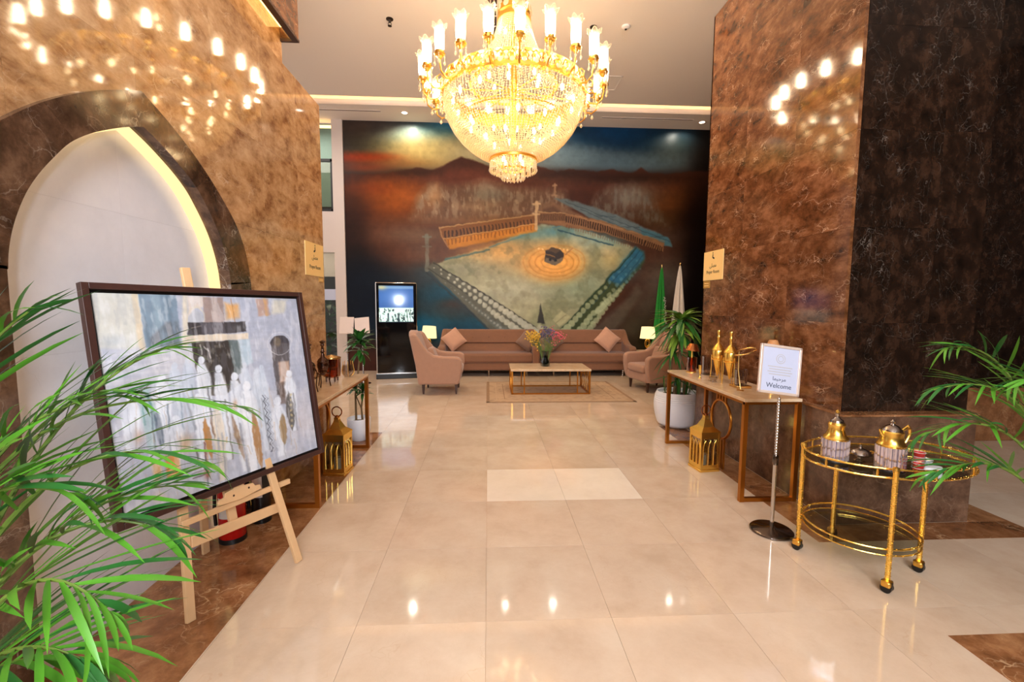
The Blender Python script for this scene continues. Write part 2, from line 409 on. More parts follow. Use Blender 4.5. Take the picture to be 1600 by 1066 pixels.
# ---- left wall with the pointed arch niche
ARC = 2.37
inner = [(.69, 0.0), (.69, 1.50), (.685, 1.66), (.672, 1.75), (.645, 1.84), (.60, 1.94), (.545, 2.025), (.48, 2.105), (.405, 2.186), (.31, 2.255), (.2, 2.315), (.1, 2.362), (0, 2.40)]
outer = [(.94, 0.0), (.94, 1.50), (.935, 1.69), (.915, 1.79), (.885, 1.886), (.83, 1.99), (.76, 2.083), (.65, 2.185), (.535, 2.280), (.42, 2.36), (.30, 2.432), (.15, 2.507), (0, 2.57)]
def smooth_prof(pr, n=4):
    out = []
    for i in range(len(pr) - 1):
        p0, p1, p2, p3 = pr[max(i - 1, 0)], pr[i], pr[i + 1], pr[min(i + 2, len(pr) - 1)]
        if i < 1: out.append(p1); continue
        for k in range(n):
            t = k / n
            out.append(tuple(.5 * (2 * p1[j] + (p2[j] - p0[j]) * t + (2 * p0[j] - 5 * p1[j] + 4 * p2[j] - p3[j]) * t * t + (3 * p1[j] - p0[j] - 3 * p2[j] + p3[j]) * t ** 3) for j in (0, 1)))
    return out + [pr[-1]]
inner, outer = smooth_prof(inner), smooth_prof(outer)
def hw(prof, z):
    for (a, za), (b, zb) in zip(prof, prof[1:]):
        if za <= z <= zb: return a + (b - a) * (z - za) / (zb - za + 1e-9)
    return 0.0
midp = [((a[0] + b[0]) / 2, (a[1] + b[1]) / 2) for a, b in zip(inner, outer)]
wl = struct('wall_left', 'tan marble wall with a lit pointed arch niche')
MB().b2((-4.0, -4.0, 0), (-1.845, 4.80, 3.52)).obj('core', 'core_stone', wl, smooth=False)
rows = [0, .79, 1.42, 2.08, 2.73, 3.53]
cols = [-4.1, -2.6, -1.35, -.11, .51, 1.13, 1.75, 2.37, 2.99, 3.61, 4.23, 4.81]
for j in range(len(rows) - 1):
    for i in range(len(cols) - 1):
        y0, y1, z0, z1 = cols[i] + .0005, cols[i + 1] - .0005, rows[j] + .0005, rows[j + 1] - .0005
        if y1 < ARC - .86 or y0 > ARC + .86 or z0 > 2.52:
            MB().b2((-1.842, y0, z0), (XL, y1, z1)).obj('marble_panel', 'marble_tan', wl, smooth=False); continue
        sgn = 1 if (y0 + y1) / 2 > ARC else -1
        A, B = [], []
        n = 24
        for k in range(n + 1):
            z = z0 + (z1 - z0) * k / n; h = hw(midp, z)
            if sgn > 0:
                lo = max(y0, ARC + h) if h > 0 else y0
                if lo < y1 - .004: A.append((lo, z)); B.append((y1, z))
            else:
                hi = min(y1, ARC - h) if h > 0 else y1
                if hi > y0 + .004: A.append((y0, z)); B.append((hi, z))
        if len(A) < 2: continue
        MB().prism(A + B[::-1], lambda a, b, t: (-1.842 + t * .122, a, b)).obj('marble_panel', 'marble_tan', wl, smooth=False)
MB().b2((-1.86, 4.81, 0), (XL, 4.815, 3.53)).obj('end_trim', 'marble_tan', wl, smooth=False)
# dark arch band, standing 25 mm proud, with its reveal
def ring_pts(prof):
    return [(ARC + a, z) for a, z in prof] + [(ARC - a, z) for a, z in prof[::-1][1:]]
ro_, ri_ = ring_pts(outer), ring_pts(inner)
def arch_strip(A, B, xa, xb):
    """solid strip between outlines A and B from xa (back) to xb (front)"""
    n = len(A); vs = []
    for (ay, az), (by, bz) in zip(A, B):
        vs += [(xb, ay, az), (xb, by, bz), (xa, by, bz), (xa, ay, az)]
    fs = []
    for i in range(n - 1):
        p, q = i * 4, (i + 1) * 4
        for k in range(4): fs.append((p + k, p + (k + 1) % 4, q + (k + 1) % 4, q + k))
    fs += [(0, 1, 2, 3), (4 * n - 4, 4 * n - 1, 4 * n - 2, 4 * n - 3)]
    m = MB(); m.add(vs, fs); return m
N2 = len(ro_)
h_ = (N2 - 1) // 2
cuts = [0, 1, h_ // 3, 2 * h_ // 3, h_, h_ + h_ // 3, h_ + 2 * h_ // 3, N2 - 2, N2 - 1]
for a, b in zip(cuts, cuts[1:]):
    arch_strip(ro_[a:b + 1], ri_[a:b + 1], -1.78, XL + .025).obj('arch_band', 'marble_arch', wl, smooth=False)
inn2 = [(max(a - .004, 0) if a else 0, z - (.004 if a == 0 else 0)) for a, z in inner]
arch_strip(ri_, ring_pts([(max(a - .012, 0), z - .012 * (z > 1.5)) for a, z in inner]), -1.828, -1.765).obj('led_strip', 'led_warm', wl, smooth=False)
# white marble back of the niche
for i, (y0, y1) in enumerate([(1.40, 1.75), (1.75, 2.37), (2.37, 2.99), (2.99, 3.34)]):
    for z0, z1 in zip([0, .66, 1.32, 1.98], [.66, 1.32, 1.98, 2.64]):
        MB().b2((-1.842, y0 + .0002, z0 + .0002), (-1.83, y1 - .0002, z1 - .0002)).obj('niche_panel', 'marble_white', wl, smooth=False)
# upper wall set back above the ledge, with the light cove
wu = struct('wall_left_upper', 'upper tan marble wall set back behind the ledge')
MB().b2((-4.0, -4, 3.53), (-2.085, 4.79, CEIL)).obj('core', 'core_stone', wu, smooth=False)
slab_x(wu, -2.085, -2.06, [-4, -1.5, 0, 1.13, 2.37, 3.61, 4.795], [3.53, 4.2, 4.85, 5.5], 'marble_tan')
cv = struct('trim_1', 'brown marble cove beam with warm hidden light above the left wall')
slab_x(cv, -1.94, -1.89, [-4, -1.5, 0, 1.5, 3.2, 4.79], [4.14, 4.85, CEIL], 'marble_brown')
MB().b2((-1.945, -4, 4.115), (-1.885, 4.795, 4.14)).b2((-2.06, 4.765, 4.115), (-1.945, 4.795, 4.14)).obj('edge_strip', 'dark_wood', cv, smooth=False)
MB().b2((-2.055, 4.765, 4.14), (-1.945, 4.79, CEIL)).obj('end_panel', 'marble_brown', cv, smooth=False)
MB().b2((-2.055, -4, 4.24), (-1.945, 4.76, 4.26)).obj('led_strip', 'led_cove', cv, smooth=False)

# ---- right block: dark polished marble over a lighter plinth
wr = struct('wall_right', 'dark brown polished marble block with a lighter plinth')
MB().b2((2.505, 3.02, 0), (3.42, 5.05, 4.68)).obj('core', 'core_stone', wr, smooth=False)
zr = [.79, 1.42, 2.08, 2.73, 3.40, 4.05, 4.69]
slab_x(wr, XR, 2.505, [2.99, 3.61, 4.32, 5.07], zr, 'marble_brown')
slab_y(wr, 2.99, 3.015, [2.508, 3.10, 3.45], zr, 'marble_dark_shaded')  # same stone as the side face, its shade put into the colour
slab_x(wr, 2.45, 2.505, [2.93, 3.61, 4.32, 5.07], [0.003, .775], 'marble_plinth', name='plinth_panel')
slab_y(wr, 2.90, 3.015, [2.45, 3.43], [0.003, .775], 'marble_plinth', name='plinth_panel')
MB().b2((2.44, 2.89, .776), (2.51, 5.07, .79)).b2((2.51, 2.89, .776), (3.44, 3.02, .79)).obj('plinth_ledge', 'marble_border', wr, smooth=False)
MB().b2((3.42, 3.02, 0), (3.45, 5.05, 4.69)).obj('side_panel', 'marble_dark_shaded', wr, smooth=False)
MB().b2((2.48, 5.05, 0), (3.45, 5.07, 4.69)).obj('rear_panel', 'marble_brown', wr, smooth=False)
wrr = struct('wall_right_rear', 'dark brown marble wall further back on the right')
slab_y(wrr, 4.72, 4.75, [3.455, 4.1, 4.75, 5.4, 6.05, 6.7, 8.0], [.62, 1.3, 1.95, 2.6, 3.25, 3.9, CEIL], 'marble_dark_shaded')
slab_y(wrr, 4.70, 4.75, [3.455, 4.75, 6.05, 8.0], [0.002, .62], 'marble_border', name='plinth_panel')
MB().b2((3.46, 4.75, 0), (8, 4.95, CEIL)).obj('core', 'core_stone', wrr, smooth=False)

# ---- wall behind the camera and side wall far right (out of the picture, seen in the polished stone)
wf = struct('wall_front', 'brown stone wall behind the viewpoint')
MB().b2((-4.2, -5.2, 0), (8, -5, CEIL)).obj('wall_slab', 'core_stone', wf, smooth=False)
wsd = struct('wall_right_side', 'brown stone side wall far to the right')
MB().b2((8, -5.2, 0), (8.2, 10.2, CEIL)).obj('wall_slab', 'core_stone', wsd, smooth=False)
# ---- back wall: mural in the middle, white jambs, openings at the left
wb = struct('wall_back', 'white plastered rear wall around the large mural')
MB().b2((-3.11, YB + .06, 0), (8, YB + .2, CEIL)).obj('mural_backing', 'white_wall', wb, smooth=False)
MB().b2((-3.36, YB - .03, 0), (-3.13, YB + .2, CEIL)).obj('jamb', 'white_wall', wb, smooth=False)
MB().b2((-8, YB, 2.62), (-3.36, YB + .15, 3.50)).obj('spandrel', 'white_wall', wb, smooth=False)
MB().b2((-8, YB, 0), (-4.9, YB + .15, CEIL)).obj('wall_panel', 'white_wall', wb, smooth=False)
MB().b2((5.6, YB - .1, 0), (8, YB + .0, CEIL)).obj('wall_panel', 'white_wall', wb, smooth=False)
# seen through the openings
MB().b2((-6.5, 12.2, 0), (-2.6, 12.3, 6.2)).obj('far_wall', 'glass_green_wall', wb, smooth=False)
MB().b2((-6.5, YB + .15, 2.95), (-2.6, 12.2, 3.02)).obj('mezzanine', 'white_wall', wb, smooth=False)
MB().b2((-6.5, YB + .15, 6.0), (-2.6, 12.2, 6.1)).obj('far_ceiling', 'white_wall', wb, smooth=False)
area('rear_room_light', (-4.6, 11.0, 5.9), 1.2, 25, (1, .97, .9))
area('rear_room_light', (-4.4, 11.4, 2.9), .8, 10, (1, .95, .86))
win = struct('window_1', 'tall window opening with a black frame high beside the mural')
for a, b in (((-4.9, YB + .03, 4.56), (-3.36, YB + .09, 4.62)), ((-4.9, YB + .03, 3.50), (-3.36, YB + .09, 3.56)), ((-3.42, YB + .03, 3.5), (-3.36, YB + .09, 4.62))):
    MB().b2(a, b).obj('frame_bar', 'black_frame', win, smooth=False)
MB().b2((-4.9, YB + .055, 3.56), (-3.42, YB + .062, 4.56)).obj('pane', 'glass_pane', win, smooth=False)
MB().b2((-4.9, YB + .04, 5.28), (-3.36, YB + .1, 5.32)).obj('transom', 'led_cove', win, smooth=False)
MB().b2((-5.4, 11.6, 3.05), (-3.0, 11.65, 3.9)).obj('dark_rail', 'black_frame', win, smooth=False)
w2 = struct('window_2', 'tall glazed opening to the garden room below the window')
MB().b2((-4.9, YB + .06, 0), (-3.36, YB + .066, 2.62)).obj('pane', 'glass_pane', w2, smooth=False)
MB().b2((-4.9, YB + .04, 1.58), (-3.36, YB + .1, 1.82)).obj('frosted_band', 'paper_white', w2, smooth=False)
MB().b2((-6, 12.1, 0), (-2.7, 12.18, 2.2)).obj('dark_partition', 'black_frame', w2, smooth=False)
MB().b2((-6, 12.08, 2.2), (-2.7, 12.16, 2.94)).obj('white_band', 'white_wall', w2, smooth=False)
MB().b2((-4.2, 11.2, 2.925), (-3.6, 11.5, 2.945)).obj('ceiling_lamp', 'downlight_on', w2, smooth=False)

# ---- ceiling with cove, soffit, slots
cl = struct('ceiling', 'smooth warm white ceiling with a lit cove before the mural')
MB().b2((-8, -5, CEIL), (8, 9.13, CEIL + .1)).obj('ceiling_slab', 'plaster', cl, smooth=False)
MB().b2((-8, 9.31, 5.42), (8, YB + .2, 5.45)).b2((-8, 9.31, 5.42), (8, 9.34, 5.52)).obj('soffit', 'plaster', cl, smooth=False)
MB().b2((-8, 9.1, 5.75), (8, YB + .2, 5.8)).b2((-8, 9.70, 5.45), (8, 9.72, 5.75)).b2((-8, 9.08, 5.6), (8, 9.12, 5.8)).obj('cove_box', 'plaster', cl, smooth=False)
MB().b2((-8, 9.40, 5.46), (8, 9.44, 5.475)).obj('cove_led', 'led_cove2', cl, smooth=False)
for x0, x1 in ((-3.5, -2.2), (2.37, 4.32)):
    m = MB()
    m.b2((x0, 9.56, 5.415), (x1, 9.57, 5.42)).b2((x0, 9.62, 5.415), (x1, 9.63, 5.42)); m.obj('slot_frame', 'plaster', cl, smooth=False)
    MB().b2((x0, 9.57, 5.4185), (x1, 9.62, 5.4195)).obj('slot_diffuser', 'shade_grey', cl, smooth=False)
MB().b2((1.9, 8.55, 5.495), (2.35, 8.57, 5.5)).b2((1.9, 8.05, 5.495), (2.35, 8.07, 5.5)).b2((1.9, 8.05, 5.495), (1.92, 8.57, 5.5)).b2((2.33, 8.05, 5.495), (2.35, 8.57, 5.5)).obj('access_hatch', 'plaster', cl, smooth=False)

# ================================================================ MURAL (painted canvas on the rear wall)
def fbm(shape, cells, octs=4, seed=0, sx=1., sy=1.):
    rng = np.random.RandomState(seed); H, Wd = shape; out = np.zeros(shape); amp = 1; tot = 0
    for o in range(octs):
        gy, gx = max(2, int(cells * sy)), max(2, int(cells * sx)); g = rng.rand(gy + 2, gx + 2)
        y = np.linspace(0, gy, H); x = np.linspace(0, gx, Wd); yi = np.minimum(y.astype(int), gy); xi = np.minimum(x.astype(int), gx)
        fy = (y - yi)[:, None]; fx = (x - xi)[None, :]; fy = fy * fy * (3 - 2 * fy); fx = fx * fx * (3 - 2 * fx)
        a = g[yi][:, xi]; b = g[yi][:, xi + 1]; c = g[yi + 1][:, xi]; d = g[yi + 1][:, xi + 1]
        out += amp * ((a * (1 - fx) + b * fx) * (1 - fy) + (c * (1 - fx) + d * fx) * fy); tot += amp; amp *= .55; cells *= 2
    return out / tot
class Paint:
    def __init__(s, X, Y, base):
        s.X, s.Y = X, Y; s.I = np.zeros(X.shape + (3,)) + np.array(base, float)
    def mix(s, a, col): a = np.clip(a, 0, 1)[..., None]; s.I = s.I * (1 - a) + np.array(col, float) * a
    def blob(s, cx, cy, rx, ry, col, a=1, p=2, ang=0):
        dx, dy = s.X - cx, s.Y - cy
        if ang: c, q = math.cos(ang), math.sin(ang); dx, dy = dx * c + dy * q, -dx * q + dy * c
        d = np.sqrt((dx / rx) ** 2 + (dy / ry) ** 2); s.mix(a * np.exp(-d ** p), col)
    def disc(s, cx, cy, rx, ry, col, a=1, soft=1., ang=0):
        dx, dy = s.X - cx, s.Y - cy
        if ang: c, q = math.cos(ang), math.sin(ang); dx, dy = dx * c + dy * q, -dx * q + dy * c
        d = (np.sqrt((dx / rx) ** 2 + (dy / ry) ** 2) - 1) * min(rx, ry); s.mix(a * np.clip(.5 - d / soft, 0, 1), col)
    def ring(s, cx, cy, rx, ry, w, col, a=1):
        d = np.abs(np.sqrt(((s.X - cx) / rx) ** 2 + ((s.Y - cy) / ry) ** 2) - 1) * min(rx, ry); s.mix(a * np.clip(1 - d / w, 0, 1), col)
    def line(s, p, q, w, col, a=1, soft=1., w2=None):
        p, q = np.array(p, float), np.array(q, float); d = q - p; L = (d ** 2).sum()
        t = np.clip(((s.X - p[0]) * d[0] + (s.Y - p[1]) * d[1]) / L, 0, 1)
        r = np.hypot(s.X - p[0] - t * d[0], s.Y - p[1] - t * d[1]); ww = w if w2 is None else w + (w2 - w) * t
        s.mix(a * np.clip((ww / 2 - r) / soft + .5, 0, 1), col)
    def sd(s, poly):
        d = np.full(s.X.shape, 1e9); inside = np.zeros(s.X.shape, bool); n = len(poly)
        for i in range(n):
            x0, y0 = poly[i]; x1, y1 = poly[(i + 1) % n]; ex, ey = x1 - x0, y1 - y0
            t = np.clip(((s.X - x0) * ex + (s.Y - y0) * ey) / (ex * ex + ey * ey + 1e-9), 0, 1)
            d = np.minimum(d, np.hypot(s.X - x0 - t * ex, s.Y - y0 - t * ey))
            c = ((y0 > s.Y) != (y1 > s.Y)) & (s.X < (x1 - x0) * (s.Y - y0) / (y1 - y0 + 1e-9) + x0); inside ^= c
        return np.where(inside, -d, d)
    def poly(s, poly, col, a=1, soft=1.5, tex=None):
        m = a * np.clip(.5 - s.sd(poly) / soft, 0, 1)
        if tex is not None: m = m * tex
        s.mix(m, col)
def paint_mesh(name, m, P, img, parent=None):
    """P: HxWx3 vertex grid; img: HxWx3 in 0..255"""
    H, Wd = P.shape[:2]; me = bpy.data.meshes.new(name)
    me.vertices.add(H * Wd); me.vertices.foreach_set('co', P.reshape(-1).astype(np.float32))
    idx = np.arange(H * Wd).reshape(H, Wd)
    q = np.stack([idx[:-1, :-1], idx[1:, :-1], idx[1:, 1:], idx[:-1, 1:]], -1).reshape(-1)
    nf = (H - 1) * (Wd - 1); me.loops.add(nf * 4); me.polygons.add(nf)
    me.loops.foreach_set('vertex_index', q.astype(np.int32)); me.polygons.foreach_set('loop_start', (np.arange(nf) * 4).astype(np.int32))
    me.update(calc_edges=True)
    c = np.clip(img, 0, 255) / 255; lin = np.where(c <= .04045, c / 12.92, ((c + .055) / 1.055) ** 2.4)
    at = me.color_attributes.new('paint', 'FLOAT_COLOR', 'POINT')
    at.data.foreach_set('color', np.concatenate([lin.reshape(-1, 3), np.ones((H * Wd, 1))], 1).reshape(-1).astype(np.float32))
    me.materials.append(MATS[m]); return link(name, me, parent)

def make_mural():
    x0, x1, z0, z1 = -3.12, 5.6, 0.0, 5.42; Wd, H = 640, 400
    xs = np.linspace(x0, x1, Wd); zs = np.linspace(z1, z0, H); X, Z = np.meshgrid(xs, zs)
    px = 536 + (X + 3.12) * 71.2; py = 186 + (5.43 - Z) * 72.0 + (px - 536) * (.006 + .025 * (Z - 1.55) / 3.9)
    n1 = fbm((H, Wd), 7, 5, 1, 1.6); n2 = fbm((H, Wd), 22, 4, 2, 1.6); n3 = fbm((H, Wd), 60, 3, 3, 1.6); ns = fbm((H, Wd), 26, 4, 4, 5, 1.1); nh = fbm((H, Wd), 8, 4, 5, .7, 4)
    p = Paint(px + (n2 - .5) * 6, py + (n3 - .5) * 3, (58, 42, 34))
    B = p.blob
    # sky, with part of the soffit spot's light cone painted in
    p.poly([(500, 170), (1200, 170), (1200, 285), (500, 285)], (52, 50, 50), 1, 12)
    B(560, 195, 70, 30, (74, 58, 52), .9); B(590, 225, 60, 22, (66, 60, 42), .8)
    B(700, 195, 50, 30, (26, 92, 120), .9); B(645, 212, 45, 14, (150, 178, 170), .8)
    B(690, 238, 95, 28, (186, 168, 112), 1, 3); B(735, 236, 60, 26, (170, 160, 130), .7); B(640, 236, 50, 20, (176, 152, 96), .6)  # yellow sky blobs, partly the spot's light cone put into the paint
    B(1000, 212, 120, 30, (8, 44, 72), 1, 3); B(950, 206, 60, 18, (6, 62, 98), .8)
    B(880, 246, 90, 22, (104, 122, 130), .95, 3); B(990, 252, 90, 16, (92, 112, 122), .9, 3); B(1050, 228, 45, 26, (70, 74, 60), .6)
    B(800, 250, 60, 20, (150, 150, 140), .6); B(1130, 240, 45, 90, (20, 12, 8), .95, 4)
    B(560, 243, 60, 9, (150, 56, 16), .9, 3); B(620, 252, 60, 8, (146, 92, 42), .5); B(565, 258, 45, 8, (128, 62, 34), .8)
    # mountains
    ridge = [(500, 266), (560, 268), (600, 266), (630, 262), (648, 258), (668, 262), (686, 256), (700, 249), (716, 242), (735, 248), (758, 256), (790, 262), (812, 258), (832, 256), (850, 261), (866, 266), (885, 262), (905, 263), (930, 266), (955, 262), (968, 266), (986, 268), (1001, 260), (1014, 268), (1045, 270), (1080, 266), (1200, 264), (1200, 640), (500, 640)]
    p.poly(ridge, (78, 42, 28), 1, 3)
    B(760, 278, 90, 14, (128, 76, 58), .8); B(720, 268, 40, 8, (120, 66, 48), .6); B(640, 265, 40, 6, (44, 26, 14), .7); B(940, 285, 120, 12, (92, 52, 38), .8)
    B(1000, 275, 100, 7, (40, 22, 14), .8); B(880, 268, 50, 7, (46, 28, 22), .7)
    # warm flats on the left, dark corners
    B(600, 310, 60, 34, (156, 86, 26), .95, 3); B(575, 290, 40, 10, (150, 70, 22), .6); B(560, 335, 40, 40, (96, 50, 26), .8); B(640, 300, 30, 20, (176, 104, 48), .6)
    B(600, 375, 80, 40, (98, 62, 44), .9, 3); B(640, 395, 50, 26, (110, 72, 52), .6); B(545, 390, 30, 90, (40, 22, 16), .8, 3)
    B(1060, 310, 60, 26, (122, 74, 34), .9); B(1040, 340, 50, 16, (86, 62, 30), .6); B(1110, 370, 50, 100, (26, 13, 9), .95, 4)
    B(560, 460, 60, 70, (10, 20, 36), .95, 4); B(600, 430, 40, 20, (30, 40, 50), .6); B(690, 455, 60, 30, (24, 84, 108), .9); B(660, 420, 30, 16, (60, 80, 88), .7)
    B(690, 490, 30, 12, (92, 56, 38), .9); B(700, 470, 24, 9, (80, 50, 36), .8); B(650, 505, 60, 24, (14, 100, 132), .95); B(745, 505, 50, 20, (18, 88, 110), .9); B(720, 520, 90, 20, (16, 70, 92), .8)
    # cities (vertical strokes)
    st = np.clip((ns - .42) * 5, 0, 1)
    p.poly([(636, 335), (650, 300), (668, 283), (690, 286), (720, 284), (750, 278), (790, 290), (840, 290), (880, 296), (890, 330), (840, 332), (760, 338), (690, 340), (640, 338)], (158, 138, 118), .85, 14, .55 + .45 * st)
    B(675, 300, 12, 18, (206, 166, 122), .6); B(760, 298, 30, 14, (142, 140, 128), .6); B(738, 318, 40, 10, (188, 160, 128), .5)
    p.poly([(915, 330), (930, 300), (960, 288), (990, 285), (1015, 300), (1035, 330), (1050, 350), (1000, 340)], (120, 112, 100), .8, 14, .4 + .6 * st)
    B(985, 302, 30, 16, (160, 156, 146), .6); B(860, 290, 30, 14, (116, 84, 68), .4); B(1040, 365, 40, 16, (96, 80, 68), .7)
    for k in range(60):
        x = 655 + (k * 37 % 210); y = 300 + (k * 53 % 34); p.line((x, y), (x + 1, y + 5), 1.2, (92, 72, 56) if k % 2 else (208, 190, 160), .45)
    # haze around court
    B(650, 360, 60, 14, (132, 106, 86), .8); B(760, 340, 110, 9, (150, 112, 78), .8); B(1050, 440, 46, 50, (104, 98, 92), .8); B(1010, 500, 60, 30, (74, 68, 56), .8); B(1055, 500, 24, 12, (190, 134, 84), .7)
    B(1060, 545, 70, 36, (30, 44, 24), .9); B(1100, 480, 26, 110, (16, 10, 14), .9, 4)
    # blue roofs upper right
    p.poly([(862, 306), (884, 306), (960, 330), (1048, 366), (1056, 380), (1010, 372), (930, 340)], (110, 124, 128), .95, 3)
    p.poly([(1000, 350), (1048, 366), (1056, 380), (1010, 372)], (84, 130, 146), .8, 3)
    for a, b in (((880, 310), (1050, 372)), ((905, 322), (1000, 362)), ((930, 332), (960, 334)), ((970, 350), (1000, 350)), ((1010, 366), (1040, 364))): p.line(a, b, 1.3, (66, 84, 92), .6)
    p.poly([(840, 312), (862, 312), (930, 342), (900, 340), (840, 332)], (136, 106, 82), .8, 4); p.poly([(845, 322), (862, 318), (880, 330), (845, 330)], (98, 70, 56), .7, 4)
    # courtyard
    court = [(672, 408), (700, 396), (758, 380), (842, 344), (905, 352), (1004, 384), (935, 452), (868, 520), (840, 524), (760, 470)]
    p.poly(court, (158, 156, 128), 1, 3)
    B(775, 388, 60, 20, (222, 176, 112), .9); B(850, 405, 90, 34, (206, 172, 118), .55); B(720, 412, 40, 12, (160, 160, 140), .6); B(880, 356, 50, 9, (92, 146, 160), .9); B(940, 370, 40, 10, (100, 146, 152), .7); B(815, 362, 40, 8, (110, 150, 150), .7)
    B(960, 400, 30, 16, (190, 168, 110), .6); B(900, 440, 50, 26, (140, 158, 136), .7); B(800, 450, 60, 24, (170, 174, 156), .7); B(850, 490, 40, 26, (150, 150, 116), .8); B(915, 400, 20, 30, (120, 160, 160), .4)
    p.mix(np.clip((n2 - .52) * 3, 0, .35) * (p.sd(court) < 0), (110, 112, 84)); p.mix(np.clip((n1 - .5) * 2, 0, .3) * (p.sd(court) < 0), (214, 200, 168))
    p.line((690, 400), (760, 384), 3, (72, 104, 104), .7); p.line((760, 380), (832, 356), 2.5, (96, 136, 146), .6); p.line((870, 354), (958, 378), 2.4, (50, 82, 96), .8); p.line((860, 350), (885, 346), 2, (84, 128, 144), .7)
    # arcades
    p.poly([(680, 350), (835, 331), (835, 352), (695, 378), (684, 364)], (140, 96, 58), .95, 2)
    p.poly([(692, 368), (835, 345), (835, 356), (696, 384)], (206, 142, 52), .9, 3)
    for k in range(26):
        t = k / 25; x = 690 + 142 * t; y = 360 - 20 * t; h = 9 - 2.5 * t
        p.line((x, y - h * .4), (x + .8, y + h * .5), 2.6 - .7 * t, (66, 44, 32), .85, 1); p.line((x, y + h * 1.1), (x, y + h * 1.9), 1.5, (110, 66, 26), .7, 1)
    p.line((680, 350), (835, 330), 1.8, (200, 164, 116), .8); p.line((688, 367), (835, 344), 1.4, (222, 176, 110), .8); p.line((680, 350), (694, 380), 2, (186, 146, 106), .7)
    p.poly([(838, 326), (880, 328), (942, 340), (1042, 374), (1042, 388), (940, 358), (838, 342)], (150, 112, 80), .95, 2)
    for k in range(17): x = 841 + k * 2.4; p.line((x, 329), (x, 339), 1.4, (80, 54, 36), .85, 1)
    for k in range(44):
        t = k / 43; x = 882 + 157 * t; y = 333 + 10 * t + 38 * t * t ** .3; p.line((x, y), (x - .5, y + 9 - 2 * t), 1.9, (52, 34, 26), .9, 1)
    for k in range(30): t = k / 29; x = 884 + 110 * t; p.line((x, 346 + 34 * t), (x, 350 + 34 * t), 1, (120, 66, 46), .6, 1)
    p.line((838, 326), (880, 328), 1.2, (206, 176, 130), .7); p.line((880, 328), (1042, 372), 1.2, (176, 140, 104), .6)
    # minarets
    for x, y0, y1, w, c in ((834, 312, 352, 5, (216, 188, 150)), (661, 362, 416, 6, (132, 132, 118)), (862, 284, 300, 3, (170, 140, 112))):
        p.line((x, y0), (x, y1), w, c, .85, 1.5); p.line((x - w, y0 + 2), (x + w, y0 + 2), 3, c, .85, 1.5); p.line((x - w * 1.1, y0 + 17), (x + w * 1.1, y0 + 17), 2.6, c, .8, 1.5)
    # centre: circling rings and the black cube building
    B(863, 406, 52, 28, (230, 168, 86), .95, 4); B(863, 404, 40, 20, (236, 182, 104), .6)
    for rx, a in ((20, .35), (30, .45), (40, .4), (50, .3)): p.ring(864, 404, rx, rx * .54, 1.2, (176, 112, 44), a)
    for k in range(9): p.disc(838 + k * 6, 383 + (k % 3), 1.6, 1.4, (248, 216, 160), .7)
    p.poly([(848, 385), (858, 381), (874, 384), (880, 390), (878, 402), (866, 409), (849, 403)], (58, 42, 32), 1, 1.2)
    p.poly([(848, 385), (858, 381), (875, 385), (866, 391)], (92, 70, 48), .9, 1); p.poly([(850, 396), (866, 401), (878, 396), (878, 402), (866, 409), (849, 403)], (170, 156, 130), .55, 1)
    p.line((849, 391), (866, 396), 1.2, (176, 130, 60), .8); p.disc(857, 399, 2.4, 2, (30, 24, 20)); p.disc(867, 401, 2.4, 2, (30, 24, 20)); p.line((882, 392), (893, 383), 1.5, (150, 104, 80), .6)
    # near colonnades, left arm
    p.poly([(660, 412), (672, 404), (852, 516), (866, 540), (800, 540), (770, 520)], (108, 106, 92), .97, 3)
    p.line((672, 405), (850, 516), 2.2, (66, 62, 52), .85); p.line((664, 414), (830, 524), 2, (72, 70, 62), .75); p.line((660, 420), (775, 524), 3, (58, 64, 66), .7)
    for row, (x0_, y0_, x1_, y1_) in enumerate(((684, 415, 846, 521), (672, 412, 822, 524), (690, 436, 792, 520))):
        for k in range(20):
            t = (k / 19) ** .85; r = 1.6 + 5.6 * t - row * .5; x, y = x0_ + (x1_ - x0_) * t, y0_ + (y1_ - y0_) * t
            p.disc(x, y, max(r, 1), max(r, 1) * 1.02, (184, 182, 164) if row < 2 else (128, 134, 130), .95 if row < 2 else .4, 1.6); p.disc(x - r * .3, y - r * .3, max(r, 1) * .4, max(r, 1) * .4, (198, 196, 182), .5, 1.6)
    # right arm
    p.poly([(996, 380), (1010, 388), (1012, 404), (930, 500), (925, 545), (862, 540), (868, 518)], (72, 82, 52), .97, 3)
    p.poly([(996, 380), (1010, 388), (1011, 400), (972, 440), (950, 432)], (58, 112, 142), .9, 6); B(985, 410, 16, 20, (70, 118, 140), .6)
    p.line((998, 382), (866, 520), 2, (46, 66, 50), .85); p.line((1004, 386), (880, 520), 1.6, (40, 70, 84), .5); p.line((1010, 392), (920, 500), 1.6, (46, 76, 84), .5)
    for row, (x0_, y0_, x1_, y1_, rr) in enumerate(((990, 398, 874, 520, 6), (998, 402, 896, 524, 6), (1004, 406, 914, 520, 5.4), (1004, 414, 936, 480, 5))):
        for k in range(17):
            t = (k / 16) ** .85; r = 1.4 + (rr - 1) * t; x, y = x0_ + (x1_ - x0_) * t, y0_ + (y1_ - y0_) * t
            p.disc(x, y, r, r * 1.02, (172, 178, 146) if t > .35 else (120, 156, 166), .35 + .6 * t, 1.6)
    for k in range(12): t = k / 11; p.line((890 + 45 * (1 - t), 470 - 40 * (1 - t)), (893 + 45 * (1 - t), 474 - 40 * (1 - t)), 3, (140, 146, 120), .4)
    p.poly([(862, 494), (878, 480), (890, 490), (874, 506)], (186, 180, 144), .8, 2); p.line((868, 500), (884, 487), 1.5, (130, 126, 96), .6)
    p.poly([(925, 510), (975, 470), (1000, 440), (1010, 450), (960, 520)], (112, 108, 96), .55, 8)
